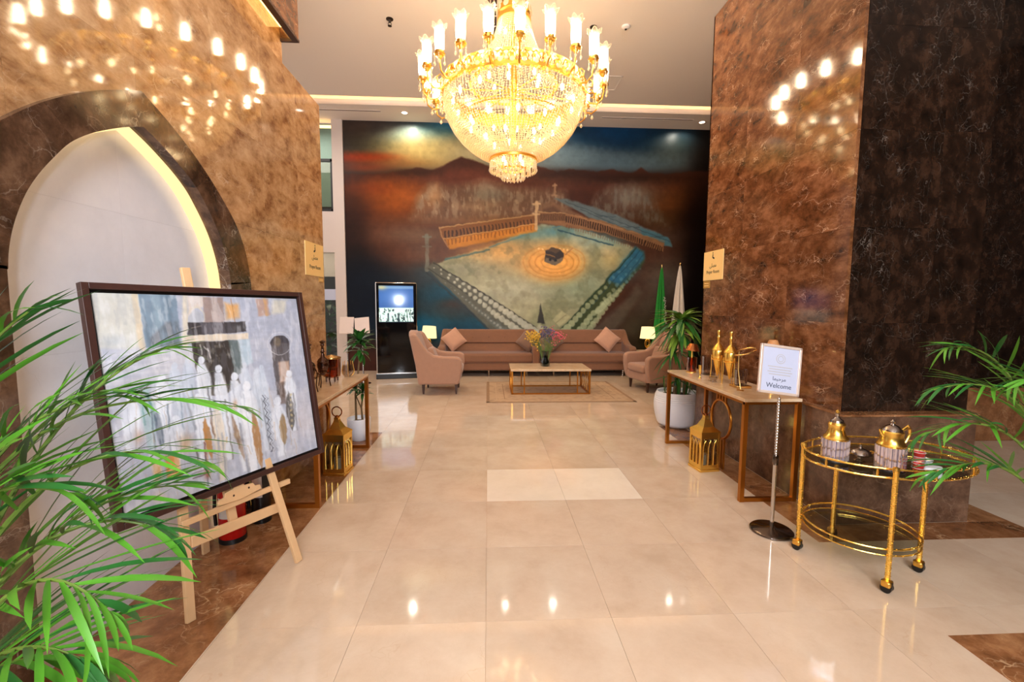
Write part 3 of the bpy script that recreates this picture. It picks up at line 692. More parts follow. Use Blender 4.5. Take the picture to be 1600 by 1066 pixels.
    p.poly([(842, 468), (836, 500), (850, 500)], (62, 58, 50), .95, 1.5); p.disc(842, 510, 6, 8, (196, 190, 168), .7, 3)
    B(1040, 430, 34, 26, (112, 104, 96), .6); B(1015, 470, 26, 18, (98, 94, 84), .5); B(655, 385, 26, 16, (120, 96, 80), .5); B(1000, 300, 40, 20, (120, 110, 100), .35)
    B(1085, 530, 40, 50, (20, 22, 12), .8)
    tex = .92 + .16 * n3[..., None] + .14 * (nh[..., None] - .5)
    P_ = np.stack([X, np.full_like(X, YB), Z], -1)
    t = thing('wall_mural', 'huge painted mural of a courtyard with a black cube, on the rear wall', 'mural')
    Q = np.clip(p.I * tex, 0, 255) / 255; lum = Q.mean(-1, keepdims=True); Q = np.clip(lum + (Q - lum) * 1.04, 0, 1) ** 1.18   # deeper, richer pigments
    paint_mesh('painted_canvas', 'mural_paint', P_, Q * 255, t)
    MB().b2((x0, YB + .004, z0), (x1, YB + .05, z1)).obj('backing_board', 'frame_wood', t, smooth=False)
make_mural()
# ================================================================ CHANDELIER
CX, CY = 0.29, 5.42
def bead_strand(path, nb, r, name, drop=None):
    """beads threaded along a path in the XZ plane (x = radius)"""
    L = [0]
    for a, b in zip(path, path[1:]): L.append(L[-1] + math.dist(a, b))
    m = MB()
    for k in range(nb):
        d = L[-1] * (k + .5) / nb
        for i in range(len(path) - 1):
            if L[i] <= d <= L[i + 1] + 1e-9:
                t = (d - L[i]) / (L[i + 1] - L[i]); x = path[i][0] + t * (path[i + 1][0] - path[i][0]); z = path[i][1] + t * (path[i + 1][1] - path[i][1]); break
        q = r
        m.add([(x + q, 0, z), (x, q, z), (x - q, 0, z), (x, -q, z), (x, 0, z + q * 1.2), (x, 0, z - q * 1.2)],
              [(0, 1, 4), (1, 2, 4), (2, 3, 4), (3, 0, 4), (1, 0, 5), (2, 1, 5), (3, 2, 5), (0, 3, 5)])
    if drop:
        x, z = path[-1]; q = drop
        m.add([(x + q, 0, z - q), (x, q, z - q), (x - q, 0, z - q), (x, -q, z - q), (x, 0, z + q * .8), (x, 0, z - q * 2.4)],
              [(0, 1, 4), (1, 2, 4), (2, 3, 4), (3, 0, 4), (1, 0, 5), (2, 1, 5), (3, 2, 5), (0, 3, 5)])
    return m
def pendant_mesh(r, h):
    n = 6; vs = [(0, 0, 0)] + [(r * .45 * math.cos(2 * PI * k / n), r * .45 * math.sin(2 * PI * k / n), -h * .25) for k in range(n)] + \
        [(r * math.cos(2 * PI * k / n), r * math.sin(2 * PI * k / n), -h * .68) for k in range(n)] + [(0, 0, -h)]
    fs = [(0, 1 + k, 1 + (k + 1) % n) for k in range(n)] + [(1 + k, 7 + k, 7 + (k + 1) % n, 1 + (k + 1) % n) for k in range(n)] + [(7 + k, 13, 7 + (k + 1) % n) for k in range(n)]
    m = MB(); m.add(vs, fs); return m
def rz(a, x=0, y=0, z=0): return Matrix.Rotation(a, 4, 'Z') @ Matrix.Translation((x, y, z))
def make_chandelier():
    ch = thing('chandelier', 'giant gold and crystal chandelier with many lit lamps hanging from the ceiling', 'chandelier', (CX, CY, 0))
    g = MB()
    g.lathe([(.0, 5.5), (.24, 5.5), (.24, 5.47), (.13, 5.44), (.085, 5.40), (.075, 5.10), (.10, 5.06), (.14, 5.04), (.14, 5.0), (.09, 4.97), (.15, 4.93), (.185, 4.90), (.185, 4.84), (.165, 4.82), (.0, 4.82)], 32)
    g.obj('stem', 'gold', ch)
    MB().lathe([(.02, 4.85), (.035, 4.6), (.025, 4.3), (.05, 4.1), (.03, 3.9), (.06, 3.75), (.03, 3.5), (.05, 3.3), (.02, 3.15)], 16).obj('centre_column', 'gold', ch)
    # gold rim ring with two hoops
    def hoop(name, r, z, w, h, m='gold', n=64):
        return MB().lathe([(r - w, z - h), (r + w, z - h), (r + w, z + h), (r - w, z + h), (r - w, z - h)], n).obj(name, m, ch)
    hoop('rim_hoop', .80, 4.045, .012, .014); hoop('rim_hoop', .83, 3.90, .016, .016); hoop('lower_hoop', .27, 3.22, .012, .014); hoop('lower_hoop', .14, 3.12, .01, .01)
    hoop('rim_band', .79, 3.97, .003, .07)
    hoop('inner_hoop', .50, 4.06, .012, .012); hoop('crown_hoop', .185, 4.78, .01, .02)
    hoop('inner_hoop', .62, 3.66, .006, .008)
    s = MB()
    for k in range(11): a = 2 * PI * k / 11; s.bar((.03 * math.cos(a), .03 * math.sin(a), 4.0), (.82 * math.cos(a), .82 * math.sin(a), 3.9), .012)
    s.obj('spokes', 'gold', ch)
    # strands
    def around(me, name, n, m='crystal', a0=0):
        o = me.obj(name, m, ch, smooth=False); o.matrix_local = rz(a0)
        for k in range(1, n): copy_obj(o, ch, rz(a0 + 2 * PI * k / n))
    bowl = [(.815, 3.89), (.80, 3.78), (.76, 3.66), (.70, 3.55), (.62, 3.45), (.52, 3.36), (.40, 3.28), (.28, 3.235)]
    around(bead_strand(bowl, 36, .0115, 'bowl_strand'), 'bowl_strand', 132)
    inner_b = [(.78, 3.88), (.66, 3.74), (.54, 3.62), (.40, 3.50), (.25, 3.42)]
    around(bead_strand(inner_b, 20, .012, 'inner'), 'inner_strand', 48, a0=.03)
    bell = [(.175, 4.80), (.20, 4.68), (.25, 4.52), (.32, 4.36), (.41, 4.20), (.50, 4.07)]
    around(bead_strand(bell, 32, .010, 'bell'), 'bell_strand', 72)
    around(bead_strand([(.27, 3.20), (.272, 3.12)], 4, .012, 's', .018), 'fringe_strand', 40)
    around(bead_strand([(.20, 3.20), (.20, 3.09)], 5, .012, 's', .018), 'fringe_strand', 26)
    around(bead_strand([(.135, 3.11), (.128, 3.03)], 5, .011, 's', .018), 'tip_strand', 18)
    around(bead_strand([(.07, 3.11), (.07, 3.02)], 5, .011, 's', .016), 'tip_strand', 8)
    around(bead_strand([(.84, 3.88), (.845, 3.80)], 3, .010, 's', .016), 'rim_drop', 44)
    # crystal plaques and leaf scrolls round the rim
    pl = MB().lathe([(0, -.008), (.028, -.006), (.036, 0), (.028, .006), (0, .008)], 10, M=Matrix.Rotation(PI / 2, 3, 'Y')).obj('rim_crystal', 'crystal', ch, smooth=False)
    sc_ = MB().tube([(.82, -.03, 3.93), (.845, -.045, 3.97), (.84, -.02, 4.01), (.825, 0, 4.035), (.84, .02, 4.01), (.845, .045, 3.97), (.82, .03, 3.93)], .007, 6).obj('rim_scroll', 'bright_gold', ch)
    n = 44
    pl.matrix_local = rz(0, .835, 0, 3.972) @ Matrix.Diagonal((1, 1, 1.25, 1)); sc_.matrix_local = rz(PI / n)
    for k in range(1, n):
        copy_obj(pl, ch, rz(2 * PI * k / n, .835, 0, 3.972) @ Matrix.Diagonal((1, 1, 1.25, 1))); copy_obj(sc_, ch, rz(2 * PI * (k + .5) / n))
    for k in range(n): copy_obj(pl, ch, rz(2 * PI * (k + .5) / n, .845, 0, 3.93) @ Matrix.Diagonal((.7, .7, .7, 1))); copy_obj(pl, ch, rz(2 * PI * (k + .5) / n, .82, 0, 4.02) @ Matrix.Diagonal((.6, .6, .6, 1)))
    cp = MB().lathe([(0, -.01), (.03, -.006), (.036, 0), (.03, .006), (0, .01)], 8, M=Matrix.Rotation(PI / 2, 3, 'Y')).obj('crown_crystal', 'crystal', ch, smooth=False)
    cp.matrix_local = rz(0, .20, 0, 4.87)
    for k in range(1, 12): copy_obj(cp, ch, rz(2 * PI * k / 12, .20, 0, 4.87))
    # arms: curved gold arm > glass shade, bulb, cup, crystal drops
    R = 1.035; z0 = 4.03
    arm = MB().tube([(.82, 0, 3.90), (.88, 0, 3.84), (.96, 0, 3.83), (1.02, 0, 3.88), (R, 0, 3.96), (R, 0, z0 - .02)], .009, 7)
    arm.tube([(.84, 0, 3.95), (.89, 0, 3.99), (.93, 0, 3.95), (.92, 0, 3.90), (.88, 0, 3.90)], .006, 6)
    arm_me = arm.mesh('lamp_arm', 'gold')
    cup_me = MB().lathe([(0, -.05), (.018, -.045), (.028, -.02), (.05, -.01), (.058, .004), (.044, .012), (.046, .03), (.03, .032), (0, .032)], 14).mesh('drip_cup', 'gold')
    sh = MB(); nn = 24; prof = [(.030, .03), (.046, .05), (.052, .12), (.052, .20), (.056, .235), (.066, .258), (.074, .266)]
    vs = []; fs = []
    for i, (r, z) in enumerate(prof):
        for k in range(nn):
            a = 2 * PI * k / nn; w = max(0, i - 3) / 3; rr = r + .008 * w * math.cos(6 * a); zz = z + .014 * w * math.cos(6 * a)
            vs.append((rr * math.cos(a), rr * math.sin(a), zz))
    for i in range(len(prof) - 1):
        for k in range(nn): fs.append((i * nn + k, i * nn + (k + 1) % nn, (i + 1) * nn + (k + 1) % nn, (i + 1) * nn + k))
    sh.add(vs, fs); shade_me = sh.mesh('glass_shade', 'lamp_chimney'); shade_me.polygons.foreach_set('use_smooth', [True] * len(shade_me.polygons))
    frill_me = MB().tube([((.074 + .008 * math.cos(6 * a)) * math.cos(a), (.074 + .008 * math.cos(6 * a)) * math.sin(a), .266 + .014 * math.cos(6 * a)) for a in [2 * PI * k / 36 for k in range(37)]], .0028, 5).mesh('frill', 'crystal')
    bulb_me = MB().lathe([(0, .034), (.018, .04), (.024, .07), (.024, .14), (.018, .18), (.006, .205), (0, .21)], 12).mesh('bulb', 'bulb')
    drop_me = pendant_mesh(.020, .06).mesh('crystal_drop', 'crystal')
    chain_me = bead_strand([(0, 0), (0, -.07)], 4, .009, 'c', .017).mesh('crystal_chain', 'crystal')
    for k in range(22):
        a = -PI / 2 + 2 * PI * k / 22
        o = link('lamp_arm', arm_me, ch); o.matrix_local = rz(a)
        for me_, nm in ((cup_me, 'drip_cup'), (shade_me, 'glass_shade'), (frill_me, 'shade_frill'), (bulb_me, 'bulb')):
            c = link(nm, me_, o); c.location = (R, 0, z0)
        for q in range(4):
            b = 2 * PI * (q + .5) / 4
            c = link('crystal_chain', chain_me, o); c.location = (R + .05 * math.cos(b), .05 * math.sin(b), z0 - .005)
        c = link('crystal_drop', drop_me, o); c.location = (.97, 0, 3.82)
    # inner bulbs
    ib = MB().lathe([(0, -.03), (.014, -.02), (.020, .01), (.012, .04), (0, .055)], 10).mesh('inner_bulb', 'bulb_inner')
    for r, z, n_, off in ((.70, 3.83, 14, .1), (.52, 3.60, 10, .35), (.33, 3.46, 6, .2), (.14, 3.20, 4, .6), (.30, 4.12, 6, .3), (.12, 4.62, 3, -.5)):
        for k in range(n_):
            a = off + 2 * PI * k / n_; o = link('inner_bulb', ib, ch); o.location = (r * math.cos(a), r * math.sin(a), z)
make_chandelier()

# ================================================================ CEILING FITTINGS
def downlight(x, y, z, label):
    t = thing('downlight', label, 'ceiling light', (x, y, z))
    MB().lathe([(.055, 0), (.085, 0), (.085, -.008), (.055, -.006), (.055, 0)], 24).obj('ring', 'frame_silver', t)
    MB().lathe([(0, -.003), (.056, -.003), (.056, 0), (0, 0)], 24).obj('lens', 'downlight_on', t)
    return t
downlight(-1.724, 9.63, 5.42, 'round downlight in the lowered soffit left of the chandelier')
downlight(4.563, 9.69, 5.42, 'round downlight in the soffit at the far right end by the marble')
downlight(.40, 9.65, 5.42, 'soffit downlight hidden behind the chandelier, nearer the middle')
downlight(1.5, 9.66, 5.42, 'soffit downlight behind the right side of the chandelier')
for x, p in ((-1.70, 40), (.40, 14), (1.5, 22), (4.25, 16)):
    spot('mural_spot', (x, 9.70, 5.395), p, (1, .90, .74), 150, (math.radians(14), 0, 0), .35, .03)
for x in (-4.2,): downlight(x, 9.65, 5.42, 'soffit downlight above the window opening')
def sprinkler(x, y, label):
    t = thing('sprinkler', label, 'sprinkler', (x, y, CEIL))
    MB().lathe([(0, 0), (.05, 0), (.05, -.008), (.02, -.014), (.012, -.05), (0, -.05)], 16).obj('body', 'sprinkler', t)
    MB().tube([(-.012, 0, -.045), (-.024, 0, -.07), (-.006, 0, -.09)], .005, 6).tube([(.012, 0, -.045), (.024, 0, -.07), (.006, 0, -.09)], .005, 6).obj('frame', 'sprinkler', t)
    MB().lathe([(0, -.09), (.028, -.09), (.028, -.096), (0, -.096)], 12).obj('deflector', 'sprinkler', t)
sprinkler(-1.387, 6.70, 'dark ceiling sprinkler left of the chandelier'); sprinkler(1.50, 6.70, 'dark ceiling sprinkler right of the chandelier')
t = thing('smoke_detector', 'small round white smoke detector on the ceiling at the right', 'detector', (1.96, 6.655, CEIL))
MB().lathe([(0, 0), (.06, 0), (.06, -.02), (.04, -.035), (0, -.04)], 20).obj('housing', 'plaster', t); MB().lathe([(0, -.04), (.018, -.04), (.015, -.05), (0, -.05)], 10).obj('sensor', 'sprinkler', t)
t = thing('linear_grille', 'long narrow dark air grille in the ceiling behind the chandelier', 'vent', (.045, 6.9, CEIL))
MB().b2((-.07, -1.3, -.006), (.07, 1.25, -.001)).obj('backing', 'grille_dark', t, smooth=False)
m = MB()
for x in (-.07, -.023, .023, .07): m.b2((x - .006, -1.3, -.018), (x + .006, 1.25, -.006))
m.obj('blades', 'plaster', t, smooth=False)
m = MB()
for k in range(12): m.b2((-.07, -1.3 + k * .23, -.016), (.07, -1.29 + k * .23, -.007))
m.obj('spacers', 'plaster', t, smooth=False)

# ================================================================ LOUNGE
def make_sofa(x0, x1, y0, y1, label):
    w = x1 - x0; t = thing('sofa', label, 'sofa', ((x0 + x1) / 2, (y0 + y1) / 2, 0), group='sofas in front of the mural')
    h = w / 2; d = y1 - y0; f = -d / 2
    V = 'velvet'
    MB().b2((-h + .10, f + .06, .13), (h - .10, d / 2 - .06, .30)).obj('base', V, t, bevel=.03, seg=3)
    MB().b2((-h + .15, f + .02, .29), (h - .15, d / 2 - .22, .49)).obj('seat_cushion', V, t, bevel=.055, seg=4)
    # back in two rolls, leaning a little
    def back(a, b, name):
        prof = [(.02, a), (.20, a), (.24, b - .03), (.20, b), (.07, b), (.05, b - .02)]
        MB().prism([(y, z) for y, z in prof], lambda q, z, s: ((-h + .14) + s * (w - .28), d / 2 - .34 + q + (z - .45) * .12, z)).obj(name, V, t, bevel=.03, seg=3)
    back(.45, .68, 'lower_back'); back(.67, .955, 'upper_back')
    # arms: swoop from the top of the back down to a low rounded front
    prof = [(f, .14), (f, .52), (f + .02, .60), (f + .10, .635), (f + .28, .64), (f + .42, .67), (f + .56, .75), (d / 2 - .22, .86), (d / 2 - .12, .955), (d / 2 - .02, .96), (d / 2, .93), (d / 2, .14)]
    for s in (-1, 1):
        MB().prism(prof, lambda y, z, q: (s * (h - .16 + q * .15 - (max(z - .6, 0)) * .10), y, z)).obj('arm', V, t, bevel=.035, seg=3)
    bt = MB().lathe([(0, -.006), (.010, -.004), (.012, 0), (.006, .006), (0, .008)], 8).mesh('button', 'velvet')
    for k in range(5):
        o = link('button', bt, t); o.location = (-h + .38 + k * (w - .76) / 4, d / 2 - .31, .80); o.rotation_euler = (PI / 2, 0, 0)
    lg = MB().lathe([(.016, 0), (.024, .14)], 8).mesh('leg', 'silver')
    for x in (-h + .28, 0, h - .28):
        for y in (f + .10, d / 2 - .12): o = link('leg', lg, t); o.location = (x, y, 0)
    return t
make_sofa(-1.06, 1.085, 9.18, 10.03, 'long dusty pink velvet sofa on the left, behind the coffee table')
make_sofa(1.10, 3.14, 9.18, 10.03, 'long dusty pink velvet sofa on the right, nearer the palm plant')
def cushion(x, y, z, label, m, s=.44, ry=0, tilt=-.35, yaw=0):
    t = thing('cushion', label, 'cushion', (x, y, z), group='scatter cushions standing on their corners')
    n = 12; vs = []; fs = []
    for side in (1, -1):
        for i in range(n + 1):
            for j in range(n + 1):
                u, v = i / n * 2 - 1, j / n * 2 - 1
                e = max(0, (1 - u ** 4) * (1 - v ** 4)) ** .6; pin = 1 - .07 * (1 - abs(u * v)) * (max(abs(u), abs(v)) ** 3)
                vs.append((u * s / 2 * pin, side * -.075 * e, v * s / 2 * pin))
    K = (n + 1) ** 2
    for q in range(2):
        for i in range(n):
            for j in range(n):
                a = q * K + i * (n + 1) + j; fs.append((a, a + 1, a + n + 2, a + n + 1))
    R = Matrix.Rotation(yaw, 3, 'Z') @ Matrix.Rotation(tilt, 3, 'X') @ Matrix.Rotation(PI / 4 + ry, 3, 'Y')
    mb = MB(); mb.add([R @ Vector(v) for v in vs], fs); o = mb.obj('cover', m, t)
    e = s / 2 * .93; rim = [R @ Vector(p) for p in ((-e, 0, -e), (0, 0, -e), (e, 0, -e), (e, 0, 0), (e, 0, e), (0, 0, e), (-e, 0, e), (-e, 0, 0), (-e, 0, -e))]
    MB().tube([tuple(p) for p in rim], .006, 5).obj('piping', m, t)
cushion(-.73, 9.48, .76, 'pale pink cushion at the left end of the left sofa', 'cushion_pink', .40, .12, yaw=.1)
cushion(.84, 9.50, .73, 'dark brown cushion at the right end of the left sofa, behind the flowers', 'cushion_brown', .38, -.1)
cushion(1.37, 9.50, .73, 'dark brown cushion at the left end of the right sofa', 'cushion_brown', .38, .1)
cushion(2.56, 9.46, .77, 'pale pink cushion at the right end of the right sofa', 'cushion_pink', .42, -.05)

def make_armchair(loc, rot, label):
    t = thing('armchair', label, 'armchair', loc, rot, group='wing armchairs facing the coffee table')
    V = 'velvet_light'; w = .38
    MB().b2((-w + .04, -.36, .17), (w - .04, .30, .34)).obj('base', V, t, bevel=.04, seg=3)
    MB().b2((-w + .11, -.40, .33), (w - .11, .20, .47)).obj('seat_cushion', V, t, bevel=.05, seg=4)
    # back: tall, leaning backwards, rounded top
    n = 10; m = MB(); vs = []; fs = []
    outl = [(-.30, .30), (-.34, .55), (-.345, .80), (-.32, .95), (-.27, 1.02), (-.15, 1.055), (0, 1.065), (.15, 1.055), (.27, 1.02), (.32, .95), (.345, .80), (.34, .55), (.30, .30)]
    m.prism(outl, lambda x, z, q: (x, .17 + (z - .3) * .30 + q * .13 - .25 * x * x, z)); m.obj('backrest', V, t, bevel=.045, seg=4)
    prof = [(-.34, .18), (-.38, .30), (-.40, .45), (-.40, .58), (-.375, .625), (-.32, .645), (-.10, .65), (.05, .67), (.16, .74), (.25, .86), (.33, 1.00), (.40, 1.03), (.46, 1.0), (.42, .80), (.36, .50), (.32, .18)]
    for s in (-1, 1):
        MB().prism(prof, lambda y, z, q: (s * (w - .09 + q * .12 + .03 * math.sin(min(z, .6) * 3)), y, z)).obj('arm', V, t, bevel=.04, seg=4)
    a = thing_part = MB()
    m = MB(); m.box((0, 0, 0), (.40, .12, .30), Matrix.Rotation(-.35, 3, 'X')); o = m.obj('lumbar_pillow', V, t, bevel=.05, seg=4); o.location = (0, .12, .62)
    lg = MB().lathe([(.018, 0), (.034, .17)], 4).mesh('leg', 'dark_wood')
    for x in (-w + .09, w - .09):
        for y in (-.30, .25):
            o = link('leg', lg, t); o.location = (x, y, 0); o.rotation_euler = (0, 0, PI / 4)
make_armchair((-.84, 7.78, 0), PI / 2, 'pink velvet armchair on the left, seen from its side')
make_armchair((3.0, 7.86, 0), -PI / 2 + .20, 'pink velvet armchair on the right, turned towards the camera')

t = thing('coffee_table', 'low gold framed coffee table with a beige stone top on the rug', 'coffee table', (1.055, 7.73, .012))
MB().b2((-.68, -.38, .39), (.68, .38, .425)).obj('tabletop', 'table_marble', t, bevel=.006)
fr = MB()
for x in (-.655, .655):
    for y in (-.355, .355): MB().b2((x - .014, y - .014, 0), (x + .014, y + .014, .39)).obj('leg', 'table_gold', t, smooth=False)
    MB().b2((x - .014, -.355, 0), (x + .014, .355, .022)).obj('rail', 'table_gold', t, smooth=False)
for y in (-.355, .355):
    MB().b2((-.655, y - .014, 0), (.655, y + .014, .022)).obj('rail', 'table_gold', t, smooth=False)
for x in (-.45, .45): MB().b2((x - .01, -.36, .02), (x + .01, -.34, .39)).b2((x - .01, .34, .02), (x + .01, .36, .39)).obj('upright', 'table_gold', t, smooth=False)
for x in (-.655, .655):
    m = MB()
    for k in range(5):
        yy = -.30 + k * .15; m.bar((x, yy, .03), (x, min(yy + .12, .34), .38), .008); m.bar((x, min(yy + .12, .34), .03), (x, yy, .38), .008)
    m.obj('lattice_panel', 'table_gold', t, smooth=False)
t = thing('rug', 'faded beige patterned rug under the coffee table', 'rug', (1.15, 7.68, .0016))
MB().b2((-1.18, -.90, 0), (1.18, .92, .009)).obj('pile', 'rug_weave', t, smooth=False)
for i, (e, w, mm) in enumerate(((1.0, .05, 'rug_edge'), (.86, .02, 'rug_line'), (.74, .015, 'rug_edge'))):
    X_, Y_ = 1.18 * e if i == 0 else 1.18 - (1 - e) * 1.1, .91 - (1 - e) * .9
    if i == 0: X_, Y_ = 1.18, .90
    z = .0092 + .0002 * i
    MB().b2((-X_, -Y_, .008), (X_, -Y_ + w, z)).b2((-X_, Y_ - w, .008), (X_, Y_, z)).b2((-X_, -Y_, .008), (-X_ + w, Y_, z)).b2((X_ - w, -Y_, .008), (X_, Y_, z)).obj('rug_border', mm, t, smooth=False)

# flowers in the glass vase
t = thing('flower_vase', 'smoky glass vase of dried yellow, violet and pink flowers on the coffee table', 'vase', (1.0, 7.76, .438))
MB().lathe([(0, 0), (.075, 0), (.085, .02), (.09, .06), (.075, .10), (.055, .13), (.06, .2), (.075, .27), (.072, .27), (.055, .2), (.05, .13), (.07, .1), (.082, .06), (.0, .02)], 24).obj('vase', 'glass_teal', t)
st = MB(); heads = {'yellow_petals': [], 'violet_petals': [], 'pink_petals': []}
for k in range(110):
    m_ = 'yellow_petals' if k % 7 < 3 else ('violet_petals' if k % 7 < 5 else 'pink_petals')
    cx = {'yellow_petals': -.20, 'violet_petals': .02, 'pink_petals': .20}[m_]; sx = .10 if m_ != 'violet_petals' else .09
    zz = random.gauss(.50, .06) + (.08 if m_ == 'violet_petals' else 0); x = random.gauss(cx, sx * .6); y = random.gauss(0, .07)
    st.tube([(x * .1, y * .1, .05), (x * .35, y * .4, .28), (x, y, zz)], .002, 4, cap=False); heads[m_].append((x, y, zz))
st.obj('stems', 'stem_green', t)
for m_, pts in heads.items():
    b = MB()
    for x, y, z in pts:
        for q in range(5):
            c = Vector((x, y, z)) + Vector((random.gauss(0, .02), random.gauss(0, .02), random.gauss(0, .022))); r = random.uniform(.010, .017)
            b.add([c + Vector(v) * r for v in ((1, 0, 0), (0, 1, 0), (-1, 0, 0), (0, -1, 0), (0, 0, 1), (0, 0, -1))], [(0, 1, 4), (1, 2, 4), (2, 3, 4), (3, 0, 4), (1, 0, 5), (2, 1, 5), (3, 2, 5), (0, 3, 5)])
    tag(b.obj('blossoms', m_, t, smooth=False), {'yellow_petals': 'yellow dried blossoms', 'violet_petals': 'violet dried blossoms', 'pink_petals': 'pink dried blossoms'}[m_], kind='stuff')

# side tables with lamps
def side_table(x, y, label):
    t = thing('side_table', label, 'side table', (x, y, 0))
    MB().lathe([(0, .50), (.23, .50), (.235, .51), (.23, .52), (0, .52)], 28).obj('tabletop', 'table_marble', t)
    MB().lathe([(0, 0), (.16, 0), (.16, .012), (.02, .02), (.015, .49), (.05, .50), (0, .50)], 20).obj('pedestal', 'table_gold', t)
def table_lamp(x, y, z, label, tilt=0):
    t = thing('table_lamp', label, 'lamp', (x, y, z), group='lit table lamps beside the sofas')
    MB().lathe([(0, 0), (.06, 0), (.06, .012), (.02, .025), (.012, .05)], 16).obj('base', 'gold', t)
    MB().tube([(.055 * math.cos(a), 0, .16 + .09 * math.sin(a)) for a in [2 * PI * k / 20 for k in range(21)]], .012, 8).tube([(.028 * math.cos(a), 0, .16 + .06 * math.sin(a)) for a in [2 * PI * k / 16 for k in range(17)]], .007, 6).tube([(0, 0, .03), (0, 0, .08)], .012, 8).tube([(0, 0, .24), (0, 0, .32)], .008, 8).obj('stem', 'gold', t)
    o = MB().lathe_open([(.165, .27), (.135, .52)], 32).obj('lamp_shade', 'lamp_glow', t); o.rotation_euler = (0, tilt, 0)
    MB().lathe([(0, .30), (.02, .33), (.02, .38), (0, .4)], 10).obj('bulb', 'lamp_bulb', t)
side_table(-1.33, 9.55, 'small round stone topped side table under the left lamp'); side_table(3.42, 9.5, 'small round stone topped side table under the right lamp')
table_lamp(-1.28, 9.55, .52, 'lit table lamp left of the sofas, shade slightly tilted', .06); table_lamp(3.46, 9.5, .52, 'lit table lamp right of the sofas, beside the armchair')

# kiosk
t = thing('display_kiosk', 'tall black standing display screen in front of the mural', 'display', (-1.85, 9.12, 0), .19)
MB().b2((-.41, -.10, 0), (.41, .10, .10)).obj('foot', 'black_plastic', t, bevel=.01)
MB().b2((-.405, -.035, .10), (.405, .035, 1.94)).obj('frame', 'chrome', t, bevel=.03, seg=4)
MB().b2((-.385, -.04, .115), (.385, -.034, 1.92)).obj('front_glass', 'black_gloss', t, smooth=False)
MB().b2((-.40, -.045, .10), (.40, -.038, .118)).obj('lower_trim', 'chrome', t, smooth=False)
def screen():
    Wd, H = 90, 110; x = np.linspace(-.335, .335, Wd); z = np.linspace(1.87, 1.13, H); X, Z = np.meshgrid(x, z)
    p = Paint(X * 100, (1.87 - Z) * 100, (8, 14, 26)); n = fbm((H, Wd), 12, 4, 9, 2.2); n2 = fbm((H, Wd), 40, 2, 10)
    p.poly([(-34, 0), (34, 0), (34, 44), (-34, 44)], (46, 78, 132), 1, 1); p.blob(0, 22, 34, 18, (70, 108, 166), .8)
    p.poly([(-34, 1), (34, 1), (34, 6), (-34, 6)], (120, 150, 170), .6, 3); p.blob(-28, 4, 9, 5, (190, 170, 90), .6)
    p.poly([(-34, 44), (34, 44), (34, 72), (-34, 72)], (176, 206, 198), 1, .8)
    m = (p.Y > 45) & (p.Y < 71.5)
    p.mix(np.clip((n - .52) * 9, 0, .95) * m, (28, 46, 48)); p.mix(np.clip((n2 - .6) * 8, 0, .8) * m, (230, 244, 238))
    p.line((-16, 56), (-16, 70), 3, (24, 34, 44), .8); p.line((4, 58), (4, 71), 4, (30, 40, 46), .8); p.line((20, 47), (22, 71), 1.6, (30, 50, 46), .8); p.line((27, 46), (27, 71), 1.2, (30, 50, 46), .8)
    paint_mesh('screen_image', 'screen_picture', np.stack([X, np.full_like(X, -.0415), Z], -1), p.I, t)
screen()

# flags
def flag(x, y, h, col, label, w, strip=False):
    t = thing('flag', label, 'flag', (x, y, 0))
    MB().lathe([(0, 0), (.15, 0), (.15, .02), (.03, .04), (.02, .10)], 24).obj('base', 'gold', t)
    MB().lathe([(.013, .05), (.011, h - .05), (.022, h - .04), (.022, h - .02), (0, h)], 10).obj('pole', 'pale_gold', t)
    n = 40; rows_ = 14; vs = []; fs = []
    for i in range(rows_ + 1):
        f = i / rows_; z = h - .08 - f * (h - .62); R = .02 + w * (f ** .8)
        for k in range(n):
            a = 2 * PI * k / n; r = R * (.72 + .28 * math.cos(7 * a + 1.5 * f)); vs.append((r * math.cos(a), r * .7 * math.sin(a), z - .10 * f * (math.cos(a) * .5 + .5)))
    for i in range(rows_):
        for k in range(n): fs.append((i * n + k, i * n + (k + 1) % n, (i + 1) * n + (k + 1) % n, (i + 1) * n + k))
    m = MB(); m.add(vs, fs); m.obj('cloth', col, t)
    if strip:
        m = MB(); random.seed(3)
        for k in range(40):
            f = .36 + k / 40 * .5; z = h - .08 - f * (h - .62); R = .02 + w * (f ** .8)
            m.tube([(.02 + random.uniform(-.02, .04) + f * .05, -R * .72 - .004, z), (.04 + random.uniform(-.02, .04) + f * .05, -R * .72 - .004, z - .02)], .005, 4)
        tag(m.obj('white_lettering', 'flag_white', t), 'white lettering in the folds', kind='stuff')
flag(3.84, 9.80, 2.42, 'flag_green', 'furled green flag with white lettering on a floor pole', .17, True)
flag(4.26, 9.82, 2.46, 'flag_white', 'furled white flag on a floor pole, right of the green flag', .20)
